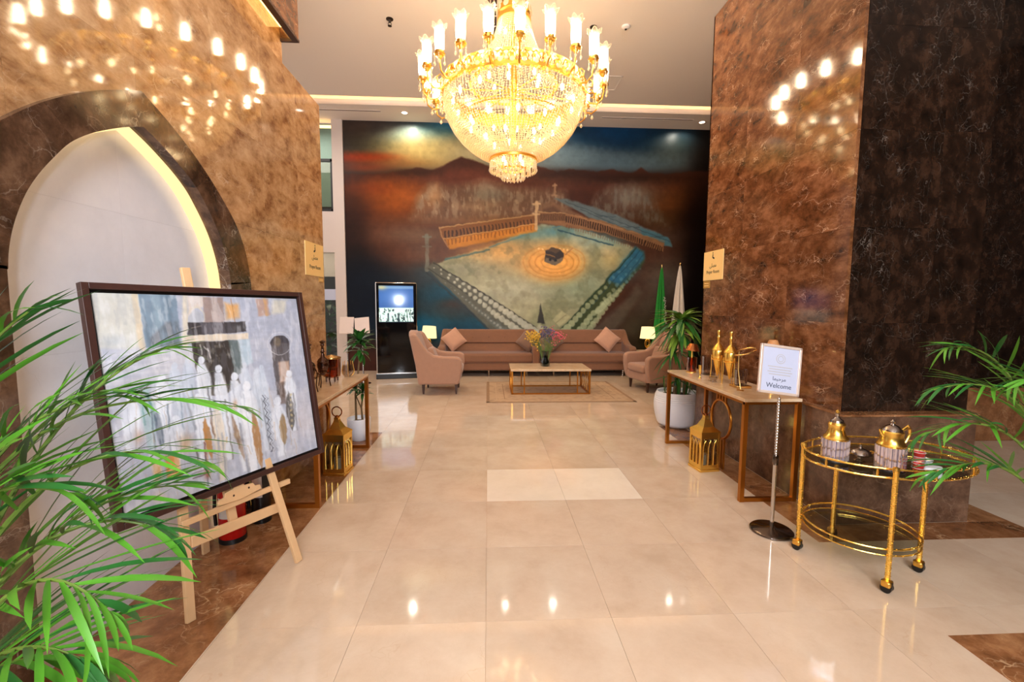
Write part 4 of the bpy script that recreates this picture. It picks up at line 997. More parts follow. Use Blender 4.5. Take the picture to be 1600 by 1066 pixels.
# ================================================================ CONSOLE TABLES
def console(x0, x1, y0, y1, h, label, front, ringx, mirror):
    t = thing('console_table', label, 'console table', ((x0 + x1) / 2, (y0 + y1) / 2, .0016)); cx, cy = (x0 + x1) / 2, (y0 + y1) / 2
    a, b = (x1 - x0) / 2, (y1 - y0) / 2
    MB().b2((-a, -b, h - .025), (a, b, h)).obj('tabletop', 'table_marble', t, bevel=.003)
    MB().b2((-a + .005, -b + .005, h - .045), (a - .005, -b + .03, h - .025)).b2((-a + .005, b - .03, h - .045), (a - .005, b - .005, h - .025)).b2((-a + .005, -b, h - .045), (-a + .03, b, h - .025)).b2((a - .03, -b, h - .045), (a - .005, b, h - .025)).obj('apron', 'table_gold', t, smooth=False)
    for sx in (-1, 1):
        for sy in (-1, 1):
            MB().box((sx * (a - .018), sy * (b - .018), (h - .045) / 2), (.034, .034, h - .045)).obj('leg', 'table_gold', t, smooth=False)
    for sy in (-1, 1): MB().box((0, sy * (b - .018), .016), (2 * a - .07, .032, .03)).obj('foot_rail', 'table_gold', t, smooth=False)
    # decorative ring panel
    rx = ringx - cx; ry = .02; zc = .46; R = .175
    MB().tube([(rx, ry + R * math.cos(q), zc + R * 1.05 * math.sin(q)) for q in [2 * PI * k / 36 for k in range(37)]], .013, 8).obj('ring', 'table_gold', t)
    for k in (-.075, -.025, .025, .075):
        hh = math.sqrt(R * R - k * k) * 1.05
        MB().box((rx, ry + k, (zc + hh + h - .045) / 2), (.016, .020, h - .045 - zc - hh)).box((rx, ry + k, (zc - hh) / 2), (.016, .020, zc - hh)).obj('ring_slat', 'table_gold', t, smooth=False)
    return t
console(1.965, 2.425, 3.27, 4.76, .82, 'gold framed console table with a stone top along the right wall', 1, 2.20, 1)
console(-1.70, -1.262, 3.30, 4.73, .79, 'gold framed console table with a stone top along the left wall', -1, -1.50, -1)

def lantern(x, y, rot, label, s=.19, h=.36):
    t = thing('lantern', label, 'lantern', (x, y, .0016), rot); a = s / 2
    MB().box((0, 0, .012), (s + .01, s + .01, .024)).obj('base', 'bright_gold', t, bevel=.003)
    for sx in (-1, 1):
        for sy in (-1, 1): MB().box((sx * (a - .009), sy * (a - .009), h / 2 + .02), (.018, .018, h - .02)).obj('corner_post', 'bright_gold', t, smooth=False)
    for k in range(4):
        R = Matrix.Rotation(k * PI / 2, 4, 'Z'); m = MB()
        def place(mb, nm, mt): o = mb.obj(nm, mt, t, smooth=False); o.matrix_local = R; return o
        # arched face plate made of strips between the outline and three lancets
        m.box((0, -a + .004, h - .025), (s - .03, .006, .05)); m.box((0, -a + .004, .045), (s - .03, .006, .04))
        for x_ in (-.052, 0, .052):
            m.tube([(x_ - .020, -a + .002, .06), (x_ - .020, -a + .002, .23), (x_ - .012, -a + .002, .27), (x_, -a + .002, .295), (x_ + .012, -a + .002, .27), (x_ + .020, -a + .002, .23), (x_ + .020, -a + .002, .06)], .004, 5)
        place(m, 'arched_grille', 'bright_gold')
        place(MB().box((0, -a + .012, h / 2 + .01), (s - .036, .003, h - .06)), 'glass_pane', 'glass_amber' if k % 2 else 'glass_pane')
    MB().lathe([(a * 1.46, h), (a * 1.46, h + .012), (a * .8, h + .05), (a * .38, h + .11), (a * .30, h + .13), (a * .30, h + .15), (0, h + .16)], 4, M=Matrix.Rotation(PI / 4, 3, 'Z')).obj('roof', 'bright_gold', t, smooth=False)
    MB().tube([(.045 * math.cos(q), 0, h + .20 + .045 * math.sin(q)) for q in [2 * PI * k / 20 for k in range(21)]], .006, 6).lathe([(0, h + .14), (.02, h + .15), (.012, h + .165), (0, h + .17)], 10).obj('handle', 'copper', t)
    MB().lathe([(0, .025), (.035, .025), (.035, .14), (0, .14)], 14).obj('candle', 'label_paper', t)
lantern(2.03, 3.99, .12, 'gold metal lantern with arched glass sides under the right console table')
lantern(-1.36, 4.02, -.1, 'gold metal lantern with arched glass sides under the left console table')

# ---------------------------------------------------------------- things on the right console table
ZT = .8216
def flask(x, y, label, k=1.0):
    t = thing('incense_flask', label, 'flask', (x, y, ZT), group='gold amphora flasks on the right console')
    MB().lathe([(0, .035), (.008, .05), (.030, .14), (.052, .22), (.056, .27), (.052, .285)], 20).obj('body', 'bright_gold', t)
    MB().lathe([(.056, .285), (.058, .292), (.050, .305), (.030, .335), (.014, .352), (.012, .40), (.016, .41), (.011, .42), (.013, .45), (.017, .46), (.014, .475), (0, .478)], 20).obj('lid', 'bright_gold', t)
    for q in range(3):
        a = 2 * PI * q / 3 - PI / 2 + .2; MB().tube([(.056 * math.cos(a), .056 * math.sin(a), .24), (.055 * math.cos(a), .055 * math.sin(a), .12), (.062 * math.cos(a), .062 * math.sin(a), 0)], .004, 6).obj('leg', 'gold', t)
    MB().tube([(.057 * math.cos(a), .057 * math.sin(a), .20) for a in [2 * PI * k / 20 for k in range(21)]], .004, 6).obj('stand_ring', 'gold', t)
flask(2.20, 4.14, 'tall pointed gold flask on a tripod, the left one of the pair'); flask(2.20, 3.92, 'tall pointed gold flask on a tripod, the right one of the pair')
t = thing('glass_cylinder', 'large clear ribbed glass cylinder left of the gold flasks', 'vase', (2.27, 4.46, ZT))
MB().lathe([(0, 0), (.07, 0), (.075, .19), (.071, .19), (.066, .01), (0, .01)], 20).obj('glass', 'glass_tumbler', t, angle=20)
m = MB()
for k in range(12): a = 2 * PI * k / 12; m.tube([(.071 * math.cos(a), .071 * math.sin(a), .01), (.075 * math.cos(a), .075 * math.sin(a), .185)], .0035, 5)
m.obj('ribs', 'glass_tumbler', t)
def shaded_lamp(x, y, label, tilt, h=.24, r=.075, shade='copper', stem='gold', glass=True):
    t = thing('accent_lamp', label, 'lamp', (x, y, ZT))
    MB().lathe([(0, 0), (.05, 0), (.05, .01), (.015, .02), (.009, .06), (.016, .10), (.008, .14), (.008, h)], 16).obj('stem', stem, t)
    o = MB().lathe([(r, 0), (r * .55, .07), (r * .5, .075), (0, .078)], 20).obj('lamp_shade', shade, t); o.location = (0, 0, h - .01); o.rotation_euler = (0, tilt, 0)
    if glass: MB().lathe([(.048, .01), (.056, .06), (.052, .16), (.05, .16), (.053, .06), (.045, .012)], 20).obj('glass_sleeve', 'glass_amber', t)
shaded_lamp(2.16, 4.60, 'small table lamp with a copper metal shade at the far end of the right console', .12)
t = thing('cordial_cup', 'small slim gold goblet in front of the glass cylinder', 'cup', (2.07, 4.22, ZT))
MB().lathe([(0, 0), (.016, 0), (.006, .01), (.004, .03), (.010, .06), (.016, .11), (.016, .13), (.014, .13)], 14).obj('goblet', 'bright_gold', t)
t = thing('incense_bowl', 'little silver bowl on feet between the flasks', 'bowl', (2.10, 4.02, ZT))
MB().lathe([(0, .008), (.02, .008), (.036, .03), (.038, .045), (.034, .045), (.0, .02)], 18).obj('bowl', 'silver', t)
for q in range(3): a = 2 * PI * q / 3; MB().tube([(.024 * math.cos(a), .024 * math.sin(a), .02), (.03 * math.cos(a), .03 * math.sin(a), 0)], .004, 5).obj('foot', 'silver', t)
t = thing('glass_jar', 'clear glass jar on a gold foot left of the welcome sign', 'jar', (2.20, 3.74, ZT))
MB().box((0, 0, .012), (.13, .13, .022)).obj('foot', 'pale_gold', t, bevel=.003)
MB().lathe([(0, .025), (.05, .025), (.055, .16), (.052, .16), (.046, .03), (0, .03)], 20).obj('glass', 'glass_tumbler', t)
shaded_lamp(2.33, 3.52, 'table lamp with a tan fabric shade behind the welcome sign', 0, .37, .06, 'shade_off', 'gold', False)
t = thing('tilted_dish', 'thin gold ring shaped dish on a stand behind the welcome sign', 'dish', (2.12, 3.56, ZT))
MB().tube([tuple(Matrix.Rotation(-.35, 3, 'Y') @ Vector((.085 * math.cos(q), .085 * math.sin(q), 0)) + Vector((0, 0, .335))) for q in [2 * PI * k / 28 for k in range(29)]], .006, 6).obj('ring', 'pale_gold', t)
MB().tube([(.0, .085, .335), (.0, .085, .17), (0, .04, .01)], .005, 6).tube([(-.03, .04, .004), (.03, .04, .004)], .005, 6).tube([(0, .0, .004), (0, .09, .004)], .005, 6).obj('stand', 'pale_gold', t)

# ---------------------------------------------------------------- things on the left console table
ZL = .7916
def censer(x, y, label, m='dark_silver'):
    t = thing('incense_burner', label, 'incense burner', (x, y, ZL), group='dark silver incense burners on the left console')
    MB().lathe([(0, .10), (.012, .105), (.03, .13), (.046, .17), (.050, .20), (.046, .215), (.05, .225), (.040, .245), (.018, .265), (.012, .30), (.020, .31), (.011, .325), (.010, .36), (.018, .37), (.012, .385), (.022, .395), (.026, .405), (0, .415)], 18).obj('body', m, t)
    for q in range(3):
        a = 2 * PI * q / 3 + .5; MB().tube([(.045 * math.cos(a), .045 * math.sin(a), .20), (.062 * math.cos(a), .062 * math.sin(a), .16), (.050 * math.cos(a), .050 * math.sin(a), .06), (.062 * math.cos(a), .062 * math.sin(a), 0)], .005, 6).obj('leg', m, t)
    MB().tube([(.054 * math.cos(a), .054 * math.sin(a), .12) for a in [2 * PI * k / 20 for k in range(21)]], .004, 6).obj('ring', m, t)
censer(-1.48, 3.74, 'ornate dark silver incense burner closest to the easel painting'); censer(-1.47, 4.02, 'ornate dark silver incense burner beside the amber glass box')
t = thing('glass_box', 'amber glass box with a gold rim on dark feet on the left console', 'box', (-1.49, 4.30, ZL))
MB().lathe([(.05, .035), (.078, .05), (.082, .22), (.079, .22), (.074, .055), (.05, .04)], 20).obj('glass', 'glass_amber', t)
MB().lathe([(.08, .215), (.085, .22), (.084, .23), (.02, .25), (0, .255)], 20).obj('lid', 'pale_gold', t)
for q in range(4): a = PI / 4 + q * PI / 2; MB().lathe([(.007, 0), (.011, .05)], 8, (.055 * math.cos(a), .055 * math.sin(a), 0)).obj('foot', 'dark_silver', t)
t = thing('glass_pot', 'small clear glass pot with a gold cage at the far end of the left console', 'pot', (-1.42, 4.56, ZL))
MB().lathe([(0, 0), (.03, 0), (.055, .03), (.06, .07), (.05, .12), (.047, .12), (.056, .07), (.05, .03), (0, .006)], 18).obj('glass', 'glass_tumbler', t)
m = MB()
for q in range(5): a = 2 * PI * q / 5; m.tube([(.03 * math.cos(a), .03 * math.sin(a), .002), (.058 * math.cos(a), .058 * math.sin(a), .035), (.062 * math.cos(a), .062 * math.sin(a), .07), (.05 * math.cos(a), .05 * math.sin(a), .13), (.045 * math.cos(a), .045 * math.sin(a), .16)], .003, 5)
m.obj('cage', 'gold', t)

# ---------------------------------------------------------------- wall signs
def text(body, size, m, parent, mtx, name='lettering', ext=.0006, align='CENTER'):
    cu = bpy.data.curves.new(name, 'FONT'); cu.body = body; cu.size = size; cu.align_x = align; cu.align_y = 'CENTER'; cu.extrude = ext; cu.resolution_u = 3
    o = bpy.data.objects.new(name, cu); COL.objects.link(o); dg = bpy.context.evaluated_depsgraph_get()
    me = bpy.data.meshes.new_from_object(o.evaluated_get(dg)); bpy.data.objects.remove(o); me.name = name
    me.materials.clear(); me.materials.append(MATS[m]); o = link(name, me, parent); o.matrix_local = mtx; return o
def basis(x, y, z, o): # columns
    m = Matrix((x, y, z)).transposed().to_4x4(); m.translation = Vector(o); return m
def wall_sign(x, y0, y1, z0, z1, side, label, lines, small):
    """side +1: on the left wall facing +X; -1: on the right block facing -X"""
    t = thing('wall_sign', label, 'sign', (x, (y0 + y1) / 2, (z0 + z1) / 2)); w, h = y1 - y0, z1 - z0
    MB().box((side * .003, 0, 0), (.006, w, h)).obj('plate', 'sign_gold', t, smooth=False)
    ux = (0, 1, 0) if side > 0 else (0, -1, 0)
    def M(u, v, dz=.0065): return basis(ux, (0, 0, 1), (side, 0, 0), (side * dz, (u if side > 0 else -u), v))
    # kneeling figure pictogram
    pts = [(-.010, .045), (-.008, .030), (-.012, .012), (.004, .002), (.026, -.004)]
    s_ = 1 if side < 0 else -1
    o = MB().tube([(s_ * a, b, 0) for a, b in pts], [.006, .009, .010, .011, .007], 8).lathe([(0, -.008), (.009, 0), (0, .008)], 10, (s_ * -.010, .058, 0)).obj('pictogram', 'ink', t); o.matrix_local = M(0, h * .25) @ Matrix.Diagonal((1, 1, .15, 1))
    for i, (s, sz, zz, mm) in enumerate(lines): text(s, sz, mm, t, M(0, zz), 'lettering')
    if small:
        (a, b, c, d) = small
        MB().box((side * .002, (a + b) / 2, (c + d) / 2), (.004, b - a, d - c)).obj('lower_plate', 'sign_gold_dark', t, smooth=False)
        for k in range(2):
            zz = d - (d - c) * (.35 + .32 * k); MB().box((side * .0045, (a + b) / 2, zz), (.001, (b - a) * .7, .010)).obj('printed_line', 'sign_gold', t, smooth=False)
AR1 = '\uFEF0\uFEE0\uFEBC\uFEE3'      # visual order, joined forms
AR2 = '\u0627\uFEE3\uFE92\uFEA3\uFEAE\uFEE3'
wall_sign(-1.72, 4.335, 4.79, 1.80, 2.12, 1, 'gold plate with a kneeling figure and lettering at the end of the left wall',
          [(AR1, .06, .02, 'ink'), ('Prayer Room', .052, -.075, 'ink')], (.10, .225, -.215, -.17))
wall_sign(2.48, 4.64, 5.065, 1.81, 2.13, -1, 'gold plate with a kneeling figure and lettering at the far edge of the right block',
          [(AR1, .06, .0, 'ink'), ('Prayer Room', .052, -.07, 'ink')], (.06, .205, -.245, -.165))

# ---------------------------------------------------------------- welcome sign on its stand
t = thing('welcome_sign', 'chrome floor stand holding a tilted welcome sign, in front of the right console', 'sign stand', (1.935, 2.83, 0))
MB().lathe([(0, 0), (.128, 0), (.134, .006), (.134, .014), (.125, .022), (.03, .03), (.018, .04), (0, .04)], 40).obj('base', 'dark_chrome', t)
MB().lathe([(.013, .03), (.013, .50), (0, .50)], 14).obj('lower_pole', 'chrome', t); MB().lathe([(.017, .47), (.019, .48), (.019, .53), (.015, .54)], 14).obj('clamp', 'dark_chrome', t)
m = MB()
prof = []
for k in range(20): z = .53 + k * .02; prof += [(.008, z), (.0115, z + .007), (.0115, z + .013), (.008, z + .02)]
m.lathe(prof + [(0, .94)], 12).obj('spiral_pole', 'chrome', t)
Rm = Matrix.Translation((-.010, 0, 1.115)) @ Matrix.Rotation(math.radians(7.5), 4, 'Y') @ Matrix.Rotation(math.radians(-9), 4, 'X')
def pl_(mb, nm, mt, bev=0): o = mb.obj(nm, mt, t, bevel=bev, seg=3); o.matrix_local = Rm; return o
w, h, b = .285, .325, .018
pl_(MB().b2((-w / 2, -.004, -h / 2), (w / 2, .006, h / 2)), 'back_plate', 'frame_silver', .008)
pl_(MB().b2((-w / 2 + b - .004, -.0065, -h / 2 + b - .004), (w / 2 - b + .004, -.004, h / 2 - b + .004)), 'paper', 'paper_white')
for (a, c) in (((-w / 2, -h / 2), (-w / 2 + b, h / 2)), ((w / 2 - b, -h / 2), (w / 2, h / 2)), ((-w / 2, -h / 2), (w / 2, -h / 2 + b)), ((-w / 2, h / 2 - b), (w / 2, h / 2))):
    pl_(MB().b2((a[0], -.014, a[1]), (c[0], .002, c[1])), 'frame_bar', 'frame_silver', .004)
def onp(x, z, dy=-.0072): return Rm @ basis((1, 0, 0), (0, 0, 1), (0, -1, 0), (x, dy, z))
text('Welcome', .044, 'sign_ink', t, onp(0, -.108)); text(AR2, .036, 'sign_ink', t, onp(0, -.062))
o = MB().tube([(.030 * math.cos(q), .030 * math.sin(q), 0) for q in [2 * PI * k / 24 for k in range(25)]], .0022, 4).tube([(.018 * math.cos(q), .018 * math.sin(q), 0) for q in [2 * PI * k / 24 for k in range(25)]], .002, 4).obj('faint_emblem', 'faint_ink', t); o.matrix_local = onp(0, .072) @ Matrix.Diagonal((1, 1, .2, 1))
m = MB()
for k in range(4): m.box((0, .018 - k * .017, 0), (.17 - .02 * (k % 2), .005, .0006))
o = m.obj('faint_lines', 'faint_ink', t, smooth=False); o.matrix_local = onp(0, 0)

# ---------------------------------------------------------------- serving trolley
t = thing('serving_trolley', 'gold rope-edged oval serving trolley on castors in the right foreground', 'trolley', (0, 0, 0)); tt = t
legs = [(1.970, 2.62), (2.165, 2.19), (2.518, 2.36), (2.31, 2.76)]
TC = (2.40, 2.50); TA, TB = .47, .31; LC = (2.24, 2.48); LR = .285
def rope(pts, r, name, m='bright_gold'):
    mb = MB(); mb.tube(pts, r, 7)
    P = [Vector(p) for p in pts]; L = sum((b - a).length for a, b in zip(P, P[1:])); n = int(L / .012)
    # twisted look: small slanted beads along the bar
    d = 0; i = 0; seg = (P[1] - P[0]).length
    for k in range(n):
        s = L * (k + .5) / n
        while s > d + seg and i < len(P) - 2: d += seg; i += 1; seg = (P[i + 1] - P[i]).length
        q = P[i] + (P[i + 1] - P[i]) * ((s - d) / seg); tdir = (P[i + 1] - P[i]).normalized(); n1 = tdir.orthogonal().normalized(); n2_ = tdir.cross(n1); a = k * .7
        c = q; rr = r * 1.28
        mb.add([c + (n1 * math.cos(a + j * PI / 2) + n2_ * math.sin(a + j * PI / 2)) * rr + tdir * (.004 if j % 2 else -.004) for j in range(4)] + [c + tdir * r * .8, c - tdir * r * .8], [(0, 1, 4), (1, 2, 4), (2, 3, 4), (3, 0, 4), (1, 0, 5), (2, 1, 5), (3, 2, 5), (0, 3, 5)])
    return mb.obj(name, m, t, smooth=False)
def ell(c, a, b, z, n=56): return [(c[0] + a * math.cos(2 * PI * k / n), c[1] + b * math.sin(2 * PI * k / n), z) for k in range(n + 1)]
for x, y in legs:
    ztop = .675 if (x, y) != legs[2] else .60
    rope([(x, y, .06), (x, y, ztop)], .0125, 'leg'); MB().lathe([(0, ztop - .01), (.018, ztop - .005), (.016, ztop + .012), (0, ztop + .018)], 12, (x, y, 0)).obj('finial', 'bright_gold', t)
    o = MB().box((0, 0, .045), (.014, .05, .03)).tube([(-.02, 0, .026), (.02, 0, .026)], .026, 14).obj('castor', 'black_plastic', t); o.location = (x - .01, y - .01, 0); o.rotation_euler = (0, 0, .5)
    o = MB().box((0, 0, .040), (.052, .044, .034)).obj('castor_housing', 'gold', t, bevel=.008); o.location = (x - .01, y - .01, .008); o.rotation_euler = (0, 0, .5)
rope(ell(TC, TA, TB, .665), .006, 'top_rail'); rope(ell(TC, TA, TB, .615), .006, 'tray_rail')
MB().lathe([(0, 0), (1, 0), (1, .006), (0, .006)], 56).obj('top_glass', 'glass_table', t).matrix_local = Matrix.Translation((TC[0], TC[1], .607)) @ Matrix.Diagonal((TA - .005, TB - .005, 1, 1))
rope(ell(LC, LR, LR, .225), .0055, 'lower_rail'); rope(ell(LC, LR, LR, .19), .004, 'shelf_rail')
MB().lathe([(0, 0), (1, 0), (1, .006), (0, .006)], 48).obj('shelf_glass', 'glass_table', t).matrix_local = Matrix.Translation((LC[0], LC[1], .186)) @ Matrix.Diagonal((LR - .005, LR - .005, 1, 1))
m = MB()
for k in range(10): a = 2 * PI * k / 10 + .3; m.lathe([(.004, .612), (.007, .64), (.004, .665)], 6, (TC[0] + TA * math.cos(a), TC[1] + TB * math.sin(a), 0))
m.obj('rail_posts', 'bright_gold', t)
ZC = .6135
def ribbed(r, z0, z1, n=20, c=(0, 0, 0)):
    mb = MB()
    for k in range(n): a = 2 * PI * k / n; mb.tube([(c[0] + r * math.cos(a), c[1] + r * math.sin(a), z0), (c[0] + r * 1.02 * math.cos(a), c[1] + r * 1.02 * math.sin(a), z1)], r * .13, 5)
    return mb
t = thing('thermos', 'crystal and gold vacuum flask with a round stopper, left on the trolley', 'thermos', (2.075, 2.50, ZC), .4); t.scale = (1.12, 1.12, 1.22)
MB().lathe([(0, 0), (.062, 0), (.066, .008), (.060, .016)], 24).obj('base', 'black_plastic', t)
MB().lathe([(.056, .012), (.056, .115), (.05, .12), (0, .12)], 24).obj('body', 'glass_block', t); ribbed(.056, .014, .112).obj('crystal_ribs', 'glass_block', t)
MB().lathe([(.057, .112), (.058, .12), (.045, .135), (.040, .15), (.036, .165), (.040, .185), (.034, .195)], 24).obj('collar', 'bright_gold', t)
MB().lathe([(.034, .192), (.030, .205), (.018, .212), (.012, .218), (.006, .222), (.011, .23), (.011, .238), (0, .245)], 20).obj('stopper', 'silver', t)
MB().lathe([(.0, .238), (.009, .242), (.009, .25), (0, .257)], 12).obj('knob', 'bright_gold', t)
t = thing('coffee_pot', 'crystal and gold coffee pot with a curled handle, right on the trolley', 'coffee pot', (2.27, 2.34, ZC), -.1); t.scale = (1.15, 1.15, 1.22)
MB().lathe([(0, 0), (.060, 0), (.064, .008), (.058, .016)], 24).obj('base', 'black_plastic', t)
MB().lathe([(.054, .012), (.056, .12), (.05, .125), (0, .125)], 24).obj('body', 'glass_block', t); ribbed(.055, .014, .118).obj('crystal_ribs', 'glass_block', t)
MB().lathe([(.058, .118), (.060, .126), (.050, .14), (.046, .165), (.048, .185), (.044, .19)], 24).obj('collar', 'bright_gold', t)
MB().lathe([(.044, .188), (.038, .20), (.022, .213), (.010, .218), (.007, .224), (.010, .232), (0, .242)], 20).obj('lid', 'silver', t)
MB().tube([(-.040, 0, .165), (-.052, 0, .180), (-.060, 0, .195)], [.012, .008, .004], 10).obj('spout', 'bright_gold', t)
MB().tube([(.046, 0, .19), (.066, 0, .205), (.082, 0, .198), (.084, 0, .175), (.074, 0, .15), (.066, 0, .135), (.052, 0, .13)], [.007, .008, .008, .007, .007, .006, .006], 8).lathe([(0, -.010), (.011, 0), (0, .010)], 10, (.073, 0, .208)).obj('handle', 'bright_gold', t)
t = thing('silver_bowl', 'lidded silver dish with small gold handles between the two pots', 'bowl', (2.238, 2.505, ZC))
MB().lathe([(0, 0), (.030, 0), (.012, .012), (.012, .022), (.045, .032), (.062, .045), (.060, .048), (.0, .040)], 26).obj('dish', 'silver', t)
MB().lathe([(.058, .047), (.050, .060), (.030, .072), (.010, .078), (.007, .084), (.010, .092), (0, .098)], 26).obj('lid', 'silver', t)
for s in (-1, 1): MB().tube([(s * .058, -.014, .046), (s * .080, -.010, .052), (s * .080, .010, .052), (s * .058, .014, .046)], .0035, 6).obj('handle', 'gold', t)
t = thing('date_tongs', 'small gold leaf shaped tongs lying on the trolley glass', 'tongs', (2.225, 2.385, ZC), .3)
MB().tube([(-.05, .0, .004), (0, .006, .006), (.03, .004, .005)], .003, 6).tube([(-.05, .0, .004), (0, -.010, .006), (.03, -.008, .005)], .003, 6).obj('arms', 'silver', t)
MB().lathe([(0, 0), (.018, .003), (.020, .008), (.0, .010)], 12, (.042, 0, 0)).obj('leaf', 'bright_gold', t)
def cup_stack(x, y, n, cols, label):
    for k in range(n):
        c = cols[k % len(cols)]; nm = {'red_cup': 'red', 'pink_cup': 'pink', 'white_cup': 'white'}[c]
        t = thing('coffee_cup', label[k], 'cup', (x, y, ZC + k * .024), group='small handleless cups on the trolley')
        MB().lathe([(0, .002), (.016, .0), (.018, .006), (.028, .034), (.030, .040), (.028, .040), (.024, .030), (0, .010)], 20).obj('cup_body', c, t)
        MB().tube([(.0292 * math.cos(q), .0292 * math.sin(q), .040) for q in [2 * PI * j / 20 for j in range(21)]], .0014, 5).obj('rim', 'white_cup' if c != 'white_cup' else 'bright_gold', t)
cup_stack(2.375, 2.275, 2, ['red_cup'], ['red and white cup at the bottom of the left pile on the trolley', 'red and white cup on top of the left pile on the trolley'])
cup_stack(2.42, 2.32, 4, ['white_cup', 'white_cup', 'pink_cup', 'red_cup'], ['lowest white cup in the right pile on the trolley', 'second white cup up in the right pile on the trolley', 'pink cup near the top of the right pile on the trolley', 'red topped cup crowning the right pile on the trolley'])
cup_stack(2.49, 2.34, 2, ['white_cup'], ['lower white cup of the pile at the palm side of the trolley', 'upper white cup of the pile at the palm side of the trolley'])
t = thing('tissue_box', 'pale blue white oval tin at the right end of the trolley', 'box', (2.43, 2.245, ZC))
MB().lathe([(0, 0), (.05, 0), (.05, .05), (.046, .055), (0, .055)], 24).obj('tin', 'white_cup', t).scale = (1.0, .5, 1)

# ---------------------------------------------------------------- easel with the framed painting
phi, ti = math.radians(24), math.radians(9)
dv = Vector((math.sin(phi), math.cos(phi), 0)); n0 = Vector((math.cos(phi), -math.sin(phi), 0)); upv = Vector((-n0.x * math.sin(ti), -n0.y * math.sin(ti), math.cos(ti))); nv = dv.cross(upv)
PC = Vector((-1.414, 2.481, 1.085)); PM = basis(dv, upv, nv, PC)     # local: x along, y up, z towards the viewer
t = thing('framed_painting', 'large framed abstract painting of white robed figures, on the wooden easel', 'painting', (0, 0, 0))
W_, H_ = 1.17, 1.075; roll = Matrix.Rotation(math.radians(-.9), 4, 'Z'); PR = PM @ roll
fb = .028
for a, c in (((-W_ / 2, -H_ / 2), (-W_ / 2 + fb, H_ / 2)), ((W_ / 2 - fb, -H_ / 2), (W_ / 2, H_ / 2)), ((-W_ / 2 + fb, H_ / 2 - fb), (W_ / 2 - fb, H_ / 2)), ((-W_ / 2 + fb, -H_ / 2), (W_ / 2 - fb, -H_ / 2 + fb))):
    MB().b2((a[0], a[1], -.022), (c[0], c[1], .012)).obj('frame_bar', 'frame_wood', t, bevel=.002).matrix_local = PR
MB().b2((-W_ / 2 + .01, -H_ / 2 + .01, -.021), (W_ / 2 - .01, H_ / 2 - .01, -.012)).obj('inner_rebate', 'black_plastic', t, smooth=False).matrix_local = PR
def make_canvas():
    w, h = W_ - .085, H_ - .085; Wd, Hh = 380, 340
    u = np.linspace(0, 1, Wd); v = np.linspace(0, 1, Hh); U, V = np.meshgrid(u, v)
    # unit square -> authoring canvas
    src = [(0, 0), (1, 0), (1, 1), (0, 1)]; dst = [(80, 90), (950, 110), (1075, 748), (262, 1030)]
    A = []; B = []
    for (x, y), (X, Y) in zip(src, dst): A += [[x, y, 1, 0, 0, 0, -X * x, -X * y], [0, 0, 0, x, y, 1, -Y * x, -Y * y]]; B += [X, Y]
    hm = np.linalg.solve(np.array(A, float), np.array(B, float)); D = hm[6] * U + hm[7] * V + 1
    X = (hm[0] * U + hm[1] * V + hm[2]) / D; Y = (hm[3] * U + hm[4] * V + hm[5]) / D
    n1 = fbm((Hh, Wd), 6, 5, 21); n2 = fbm((Hh, Wd), 30, 4, 22, 1.4, .3); n3 = fbm((Hh, Wd), 40, 3, 23); nh = fbm((Hh, Wd), 24, 4, 24, .25, 1.6); nx = fbm((Hh, Wd), 24, 4, 25)
    p = Paint(X + (n3 - .5) * 9, Y + (nx - .5) * 9, (184, 190, 208)); B_ = p.blob
    p.mix(np.clip((n1 - .4) * 1.6, 0, .6), (226, 222, 222)); p.mix(np.clip((nh - .5) * 3, 0, .45), (174, 180, 198))
    p.poly([(70, 80), (275, 90), (300, 320), (120, 320)], (224, 222, 208), .8, 16); B_(180, 290, 60, 26, (190, 200, 210), .6)
    p.line((255, 95), (300, 318), 26, (226, 208, 178), .8, 10); p.line((470, 100), (480, 310), 22, (232, 220, 196), .8, 10)
    p.poly([(272, 92), (430, 98), (468, 312), (315, 320)], (128, 150, 168), .95, 6); p.line((345, 100), (375, 300), 34, (156, 178, 192), .6, 10); p.line((395, 100), (420, 220), 18, (98, 118, 134), .5, 8)
    p.poly([(395, 210), (450, 205), (468, 312), (330, 318), (325, 280)], (92, 90, 94), .75, 14, np.clip(n2 * 1.7 - .3, 0, 1)); p.line((300, 190), (330, 315), 12, (110, 126, 140), .6, 8)
    p.poly([(480, 100), (560, 102), (548, 150), (520, 150), (490, 190)], (230, 214, 200), .8, 8)
    p.ring(520, 200, 36, 52, 5, (216, 206, 186), .9); p.disc(520, 205, 30, 44, (190, 192, 194), .6, 6)
    p.poly([(545, 104), (632, 106), (642, 212), (560, 214)], (162, 140, 132), .9, 6); p.line((590, 110), (608, 205), 16, (190, 170, 160), .6, 8); p.poly([(640, 130), (700, 135), (708, 190), (650, 200)], (234, 176, 108), .9, 18); p.line((668, 110), (690, 210), 4, (176, 120, 70), .6, 3)
    p.poly([(772, 110), (826, 112), (840, 180), (790, 184)], (192, 158, 142), .85, 8); p.line((812, 112), (826, 180), 12, (222, 170, 110), .7, 6); p.poly([(850, 115), (910, 116), (900, 170), (845, 175)], (226, 220, 196), .7, 14)
    p.poly([(486, 212), (735, 208), (738, 250), (490, 270)], (62, 58, 60), .95, 4); p.poly([(540, 212), (640, 210), (650, 258), (550, 262)], (116, 112, 120), .6, 10); B_(700, 232, 26, 12, (96, 96, 98), .7); p.line((500, 236), (545, 226), 3, (170, 160, 150), .6, 2)
    p.poly([(480, 268), (748, 256), (750, 280), (484, 296)], (230, 214, 190), .95, 4)
    p.poly([(503, 296), (668, 286), (724, 470), (660, 520), (560, 520)], (60, 54, 50), .95, 5); p.mix(np.clip((n3 - .55) * 5, 0, .5) * (p.sd([(503, 296), (668, 286), (724, 470), (660, 520), (560, 520)]) < 0), (118, 112, 100))
